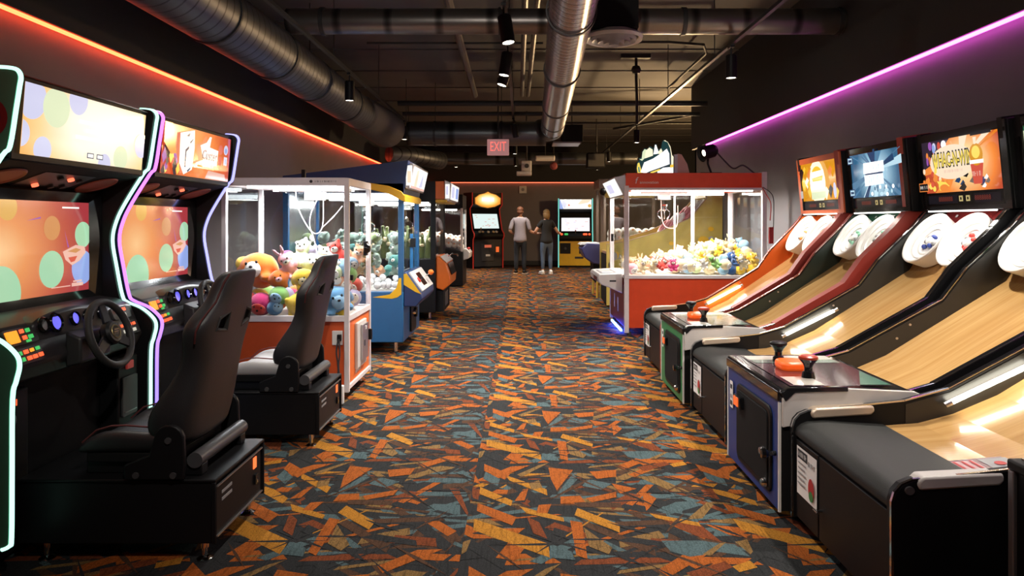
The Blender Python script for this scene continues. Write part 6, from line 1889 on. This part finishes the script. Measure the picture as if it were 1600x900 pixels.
def m_egg():
    b = MB(); b.ball((0, 0, 0), (.40, .36, .42), WHT); b.ball((.0, .30, .1), (.12, .12, .09), WHT)
    for s in (-1, 1): b.ball((s * .36, 0, .02), (.12, .1, .2), WHT, (0, s * .5, 0)); b.ball((s * .16, .1, -.36), (.12, .17, .1), WHT)
    return fuse(b, .05)


def m_ball():
    b = MB(); b.ball((0, 0, 0), (.42, .42, .40), WHT, n=24, k=16); return fuse(b, .05)


def m_pup():
    b = MB(); b.ball((0, 0, 0), (.42, .38, .36), WHT, n=20, k=12); b.ball((0, -.25, -.2), (.34, .36, .30), WHT)
    for s in (-1, 1): b.ball((s * .38, .0, .02), (.10, .16, .26), WHT, (0, s * -.35, 0)); b.ball((s * .26, .22, -.30), (.13, .2, .11), WHT)
    return fuse(b, .05)


KIND = {'pup': m_pup(), 'bear': m_bear(), 'bunny': m_bunny(), 'egg': m_egg(), 'ball': m_ball()}
FACE = {'pup': [(0, .36, -.04)], 'bear': [(0, .24, .38)], 'bunny': [(0, .25, .38)], 'egg': [(0, .34, .12)], 'ball': [(0, .40, .0)]}
PCOL = {'orange': (.78, .19, .02), 'yellow': (.80, .52, .04), 'red': (.60, .05, .035), 'magenta': (.50, .02, .13), 'pink': (.80, .42, .48), 'blue': (.12, .30, .52), 'sky': (.30, .50, .68), 'green': (.22, .45, .12),
        'pale green': (.62, .74, .42), 'lavender': (.50, .45, .68), 'white': (.80, .78, .72), 'cream': (.80, .68, .42), 'peach': (.80, .42, .25), 'teal': (.06, .22, .20), 'grey green': (.20, .27, .22), 'dark blue': (.02, .08, .24), 'tan': (.42, .27, .14), 'olive': (.15, .19, .07)}
PM = {c: plush('plush_' + c.replace(' ', '_'), v) for c, v in PCOL.items()}
NOSE = mat('toy_nose', (.015, .012, .012), .25)
CACHE = {}


def toy(kind, colr, size, loc, rot, label, group, patch=None, parts=True, big=False):
    key = (kind, colr)
    if key not in CACHE:
        me = KIND[kind].copy(); me.materials.append(PM[colr]); CACHE[key] = me
    nm = {'pup': 'plush_puppy', 'bear': 'plush_bear', 'bunny': 'plush_bunny', 'egg': 'plush_animal', 'ball': 'plush_ball'}[kind]
    o = bpy.data.objects.new(nm, CACHE[key]); COL.objects.link(o)
    size *= {'pup': 1.15, 'bear': 1.3, 'bunny': 1.3, 'egg': 1.2, 'ball': 1.12}[kind] if big else 1
    o.location = loc; o.rotation_euler = rot; o.scale = (size, size, size)
    tag(o, label, 'plush toy', group)
    if parts:
        f = Vector(FACE[kind][0])
        pk = ('muzzle', patch or 'white', kind)
        if pk not in CACHE:
            b = MB()
            if kind == 'ball': b.ball(f * .82, (.26, .12, .24), PM[patch or 'white'], n=18, k=10)
            else: b.ball(f - Vector((0, .06, .02)), (.15, .13, .12) if kind != 'pup' else (.2, .13, .2), PM[patch or 'white'], n=16, k=10)
            q = b.build('muzzle', smooth=180); CACHE[pk] = q.data; bpy.data.objects.remove(q)
            b = MB(); g = f + Vector((0, .07 if kind != 'ball' else .06, .03)); b.ball(g, (.045, .03, .035), NOSE, n=10, k=8)
            for s in (-1, 1): b.ball(f + Vector((s * .12, .0 if kind != 'egg' else -.03, .13)), (.034, .028, .04), NOSE, n=10, k=8)
            q = b.build('nose_and_eyes', smooth=180); CACHE[pk + ('e',)] = q.data; bpy.data.objects.remove(q)
        for n_, kk in (('muzzle', pk), ('nose_and_eyes', pk + ('e',))):
            c = bpy.data.objects.new(n_, CACHE[kk]); COL.objects.link(c); c.parent = o
    return o


GP = 'big plush toys in the white framed claw machine'
BIG = [  # px, py, distance, kind, colour, size, patch, label
    (402, 418, 5.62, 'pup', 'orange', .29, 'white', 'large orange plush with a white muzzle at the top left of the pile'),
    (436, 436, 5.54, 'egg', 'orange', .15, 'pink', 'orange plush lying just right of the large orange one'),
    (367, 412, 5.62, 'ball', 'yellow', .13, None, 'yellow plush at the far left of the white machine'),
    (408, 478, 5.50, 'ball', 'magenta', .20, 'red', 'magenta plush ball low on the left beside the seat back'),
    (384, 470, 5.50, 'ball', 'red', .18, 'magenta', 'red plush ball in the lower left corner of the pile'),
    (436, 462, 5.50, 'ball', 'green', .165, 'sky', 'green plush ball with a pale blue patch in the front row'),
    (429, 488, 5.47, 'ball', 'blue', .135, 'sky', 'blue plush ball at the bottom of the front row'),
    (466, 478, 5.49, 'egg', 'yellow', .19, 'cream', 'yellow plush at the bottom of the front row left of the farther seat'),
    (452, 417, 5.60, 'bunny', 'pink', .15, 'white', 'pale pink plush between the orange and yellow ones'),
    (472, 433, 5.53, 'pup', 'yellow', .16, 'cream', 'yellow plush with dark eyes beside the farther seat top'),
    (470, 405, 5.72, 'bear', 'pale green', .17, 'white', 'pale green plush at the back of the pile left of the hanging cord'),
    (488, 412, 5.68, 'egg', 'pale green', .17, 'white', 'pale green plush just right of the hanging cord'),
    (483, 394, 5.85, 'bear', 'lavender', .15, 'white', 'lavender plush highest at the back of the pile'),
    (500, 430, 5.62, 'ball', 'cream', .16, 'pink', 'cream plush ball half hidden by the farther seat'),
    (448, 404, 5.80, 'ball', 'magenta', .15, None, 'magenta plush peeking out behind the orange one'),
    (533, 468, 5.49, 'pup', 'blue', .25, 'sky', 'large blue plush at the right front corner post'),
    (531, 402, 5.75, 'bear', 'red', .16, 'white', 'red plush at the back right of the pile'),
    (534, 418, 5.62, 'egg', 'sky', .15, 'white', 'sky blue plush above the large blue one'),
    (522, 426, 5.56, 'ball', 'pale green', .14, None, 'pale green plush ball right of the farther seat top'),
    (526, 441, 5.58, 'ball', 'peach', .14, None, 'peach plush ball above the large blue plush'),
    (563, 430, 5.80, 'ball', 'green', .17, 'pale green', 'green plush behind the aisle side glass'),
    (553, 446, 5.62, 'ball', 'red', .17, None, 'red plush behind the aisle side glass next to the corner post'),
    (557, 478, 5.58, 'egg', 'yellow', .17, 'cream', 'yellow plush low behind the aisle side glass'),
    (570, 465, 5.95, 'ball', 'lavender', .17, None, 'lavender plush low behind the aisle side glass'),
    (571, 446, 6.0, 'ball', 'red', .15, None, 'red plush low at the far end of the aisle side glass'),
    (555, 413, 5.85, 'ball', 'sky', .14, None, 'sky blue plush high behind the aisle side glass'),
    (566, 402, 6.05, 'bear', 'peach', .14, 'white', 'peach plush at the far end of the pile by the aisle glass'),
    (505, 410, 5.98, 'bear', 'cream', .16, 'white', 'cream plush at the back of the pile behind the farther seat top'),
    (520, 395, 6.02, 'ball', 'white', .15, None, 'white plush ball at the back of the pile near the right side'),
]
rr = random.Random(21)
for px, py, Y, kd, cl, sz, pa, lab in BIG:
    p = P(px, py, Y); p.x = min(max(p.x, -2.27 + sz * .42), -1.36 - sz * .40); p.y = min(max(p.y, 5.42 + sz * .42), 6.17 - sz * .4)
    p.z = max(p.z, .66 + sz * .40)
    az = math.atan2(-p.x, p.y) + rr.uniform(-.5, .5)
    toy(kd, cl, sz, p, (rr.uniform(-.5, .4), rr.uniform(-.6, .6), PI + az), lab, GP, pa, big=True)
# filling underneath
for k in range(16):
    x = -2.2 + .21 * (k % 4) + .06; y = 5.58 + .16 * (k // 4)
    cl = ['sky', 'orange', 'green', 'magenta', 'yellow', 'lavender'][k % 6]
    toy('ball', cl, .20, (x, y, .745 + .015 * (k % 3)), (0, 0, k), cl + ' plush ball buried in the lower layer of the white machine', 'buried plush balls in the white framed claw machine', parts=False)

# green toys in the blue crane machine
GB = 'plush toys in the blue crane machine'
rr = random.Random(7); n = 0
for lay in range(4):
    for k in range(11):
        cl = rr.choice(['teal', 'grey green', 'grey green', 'olive', 'tan', 'peach']) if lay < 3 else rr.choice(['white', 'grey green', 'peach', 'grey green', 'olive'])
        x = -1.36 - .095 * k + rr.uniform(-.02, .02); y = 7.52 + rr.uniform(0, .75) if k % 2 else 7.55 + .1 * rr.random()
        z = .86 + lay * .115 + rr.uniform(-.02, .02)
        where = ['bottom', 'second', 'third', 'top'][lay]
        toy(rr.choice(['bear', 'egg', 'ball', 'egg']), cl, .155, (x, y, z), (rr.uniform(-.8, .8), rr.uniform(-.8, .8), rr.uniform(1.8, 4.4)), '%s plush toy in the %s layer of the blue crane machine' % (cl, where), GB, parts=(k % 2 == 0))
GW = 'white capsules at the bottom of the blue crane machine'
me = None
for k in range(26):
    x = -1.33 - .058 * (k % 13) + rr.uniform(-.015, .015); y = 7.36 + .07 * (k // 13) + rr.uniform(-.01, .02); z = .715 + rr.uniform(0, .06) + .03 * (k // 13)
    if me is None:
        b = MB(); b.ball((0, 0, 0), (.036, .036, .034), WPL); b.torus((0, 0, 0), (0, 0, 1), .036, .004, EOFF, 18, 6); o = b.build('prize_capsule', smooth=60); me = o.data
    else:
        o = bpy.data.objects.new('prize_capsule', me); COL.objects.link(o)
    o.location = (x, y, z); o.rotation_euler = (rr.random() * 2, rr.random() * 2, 0)
    tag(o, 'white prize capsule at the bottom of the blue crane machine', 'capsule', GW)

# bottle green toys in the black crane machine
b = MB(); b.lathe([(0, 0), (.045, 0), (.05, .02), (.05, .20), (.03, .26), (.02, .30), (.025, .34), (0, .345)], (0, 0, 0), (0, 0, 1), PM['olive'], 14); b.ball((0, -.03, .2), (.035, .03, .03), PM['cream']); o = b.build('plush_bottle', smooth=60); me = o.data
for k in range(24):
    if k: o = bpy.data.objects.new('plush_bottle', me); COL.objects.link(o)
    o.location = (-1.32 - .088 * (k % 12), 9.93 + .13 * (k // 12), .872); o.rotation_euler = (rr.uniform(-.12, .12), rr.uniform(-.12, .12), rr.random()); o.scale = (1, 1, rr.uniform(.9, 1.35))
    tag(o, 'green upright plush in the black crane machine with the orange console', 'plush toy', 'green upright plush toys in the black crane machine')
for k in range(6):
    toy('bear', ['white', 'cream', 'pale green'][k % 3], .17, (-1.38 - .16 * k, 10.3 + .1 * (k % 2), 1.12), (0, 0, PI + .3 * k), ['white', 'cream', 'pale green'][k % 3] + ' plush bear behind the green ones in the black crane machine', 'pale bears in the black crane machine', parts=False)
# white balls in the prize cabinet
b = MB(); b.ball((0, 0, 0), .075, PM['white'], n=16, k=10); b.ball((.0, -.05, .03), .03, PM['peach'], n=8, k=6); o = b.build('prize_ball', smooth=180); me = o.data
for k in range(34):
    r_, c_ = k // 9, k % 9
    if k: o = bpy.data.objects.new('prize_ball', me); COL.objects.link(o)
    x = -1.31 - .115 * c_ + rr.uniform(-.02, .02); y = 15.1 + .13 * (r_ % 2) + rr.uniform(0, .03); z = .84 + .10 * (r_ // 2) + (-x - 1.24) * .17 + .05 * (r_ % 2)
    o.location = (x, y, z + rr.uniform(0, .03))
    tag(o, 'white prize ball in the black prize cabinet beside the red arcade cabinet', 'ball', 'white balls in the black prize cabinet')
# balls behind the tower glass
for k in range(26):
    o = bpy.data.objects.new('prize_ball', me); COL.objects.link(o)
    o.location = (1.68 + .125 * (k % 7), 13.0 + .13 * ((k // 7) % 2), 1.04 + .13 * (k // 14) + .02 * (k % 3))
    tag(o, 'white prize ball inside the brown framed prize tower', 'ball', 'white balls in the brown framed prize tower')

# pastel toys in the red crane machine
GR = 'pastel plush toys in the red crane machine'
rr = random.Random(33)
left = ['peach', 'peach', 'pink', 'peach', 'cream', 'white']; mid = ['white', 'pale green', 'cream', 'cream', 'yellow', 'sky', 'white']; right = ['cream', 'cream', 'yellow', 'sky', 'white', 'cream']
for row in range(6):
    for c in range(13):
        f = c / 12
        x = 1.36 + f * 1.5 + rr.uniform(-.03, .03); y = 8.61 + row * .145 + rr.uniform(-.02, .02)
        hgt = .03 + .26 * max(0, min(1, (f - .1) * 1.5)) * (.25 + .75 * min(1, row / 3))
        cl = rr.choice(left if f < .36 else mid if f < .68 else right)
        z = .775 + hgt + rr.uniform(-.01, .025)
        if row == 0 and c in (3, 4): cl = 'red' if c == 3 else 'magenta'
        if row == 0 and c == 8: cl = 'green'
        if row == 0 and c == 10: cl = 'dark blue'
        if row == 1 and c == 10: cl = 'dark blue'
        where = 'left' if f < .36 else 'middle' if f < .68 else 'right'
        toy(rr.choice(['bear', 'egg', 'bear', 'bunny', 'ball']), cl, rr.uniform(.13, .17), (x, y, z), (rr.uniform(-.7, .5), rr.uniform(-.7, .7), PI + rr.uniform(-.9, .9)),
            '%s plush toy in %s of the red crane machine, %s' % (cl, 'the ' + where + ' part', 'front row' if row == 0 else 'second row' if row == 1 else 'towards the back'), GR, parts=(row < 2))
        if hgt > .14 and row > 0:   # lower layer that carries the heap
            toy('ball', cl, .17, (x, y, .79 + max(0, hgt - .16) * .5), (0, 0, c), '%s plush ball under the heap in the %s part of the red crane machine' % (cl, where), 'hidden plush balls in the red crane machine', parts=False)

# ================================================================== LIGHT
def tube_light(name, p, q, w, power, col):
    p, q = Vector(p), Vector(q); c = (p + q) / 2
    return c


# cabinet tubes: the lit tubes themselves glow; a soft lamp at each adds their throw downward
light('cabinet_light', 'AREA', (-1.81, 5.52, 1.64), 19, (.95, .97, 1), .6, size_y=.06)
light('cabinet_light', 'AREA', (-1.81, 6.08, 1.64), 19, (.95, .97, 1), .6, size_y=.06)
light('cabinet_light', 'AREA', (-1.80, 7.6, 1.62), 20, (.92, .97, 1), .8, size_y=.1)
light('cabinet_light', 'AREA', (-1.75, 10.0, 1.62), 25, (1, .95, .88), .8, size_y=.1)
light('cabinet_light', 'AREA', (-1.75, 15.3, 1.62), 25, (1, .95, .9), .8, size_y=.1)
light('cabinet_light', 'AREA', (2.05, 8.6, 1.75), 45, (1, .96, .88), 1.4, size_y=.06)
light('cabinet_light', 'AREA', (2.05, 9.75, 1.75), 45, (1, .96, .88), 1.4, size_y=.06)
light('cabinet_light', 'AREA', (2.0, 13.2, 1.9), 25, (1, .95, .85), .8, size_y=.1)
# no fixtures: uplight added to brighten the deck, unseen warm lamp in the alcove
q_ = Vector((2.1, 11.2, 3.9)) - Vector((3.5, 16.2, 1.9))
light('added_uplight', 'SPOT', (3.5, 16.2, 1.9), 900, (1, .66, .34), .1, q_.to_track_quat('-Z', 'Y').to_euler(), 60, .9)
light('unseen_alcove_lamp', 'POINT', (4.1, 15.0, 2.4), 420, (1, .62, .28), .15)

w = bpy.data.worlds.new('room_dark'); SC.world = w; w.use_nodes = True
bg = w.node_tree.nodes['Background']; bg.inputs[0].default_value = (.05, .05, .06, 1); bg.inputs[1].default_value = .05

# ================================================================== CAMERA
cam = bpy.data.cameras.new('camera'); co = bpy.data.objects.new('camera', cam); COL.objects.link(co)
co.location = (0, 0, H); co.rotation_euler = (R(90), 0, 0)
cam.sensor_width = 36; cam.lens = F / 1600 * 36
cam.shift_x = -(VX - 800) / 1600; cam.shift_y = -(450 - VY) / 1600
cam.clip_start = .02
SC.camera = co
vs = SC.view_settings
vs.view_transform = 'Standard'; vs.look = 'None'; vs.exposure = 0.0; vs.gamma = 1.0; vs.use_curve_mapping = False
SC.cycles.use_denoising = True
SC.cycles.max_bounces = 8; SC.cycles.transparent_max_bounces = 24
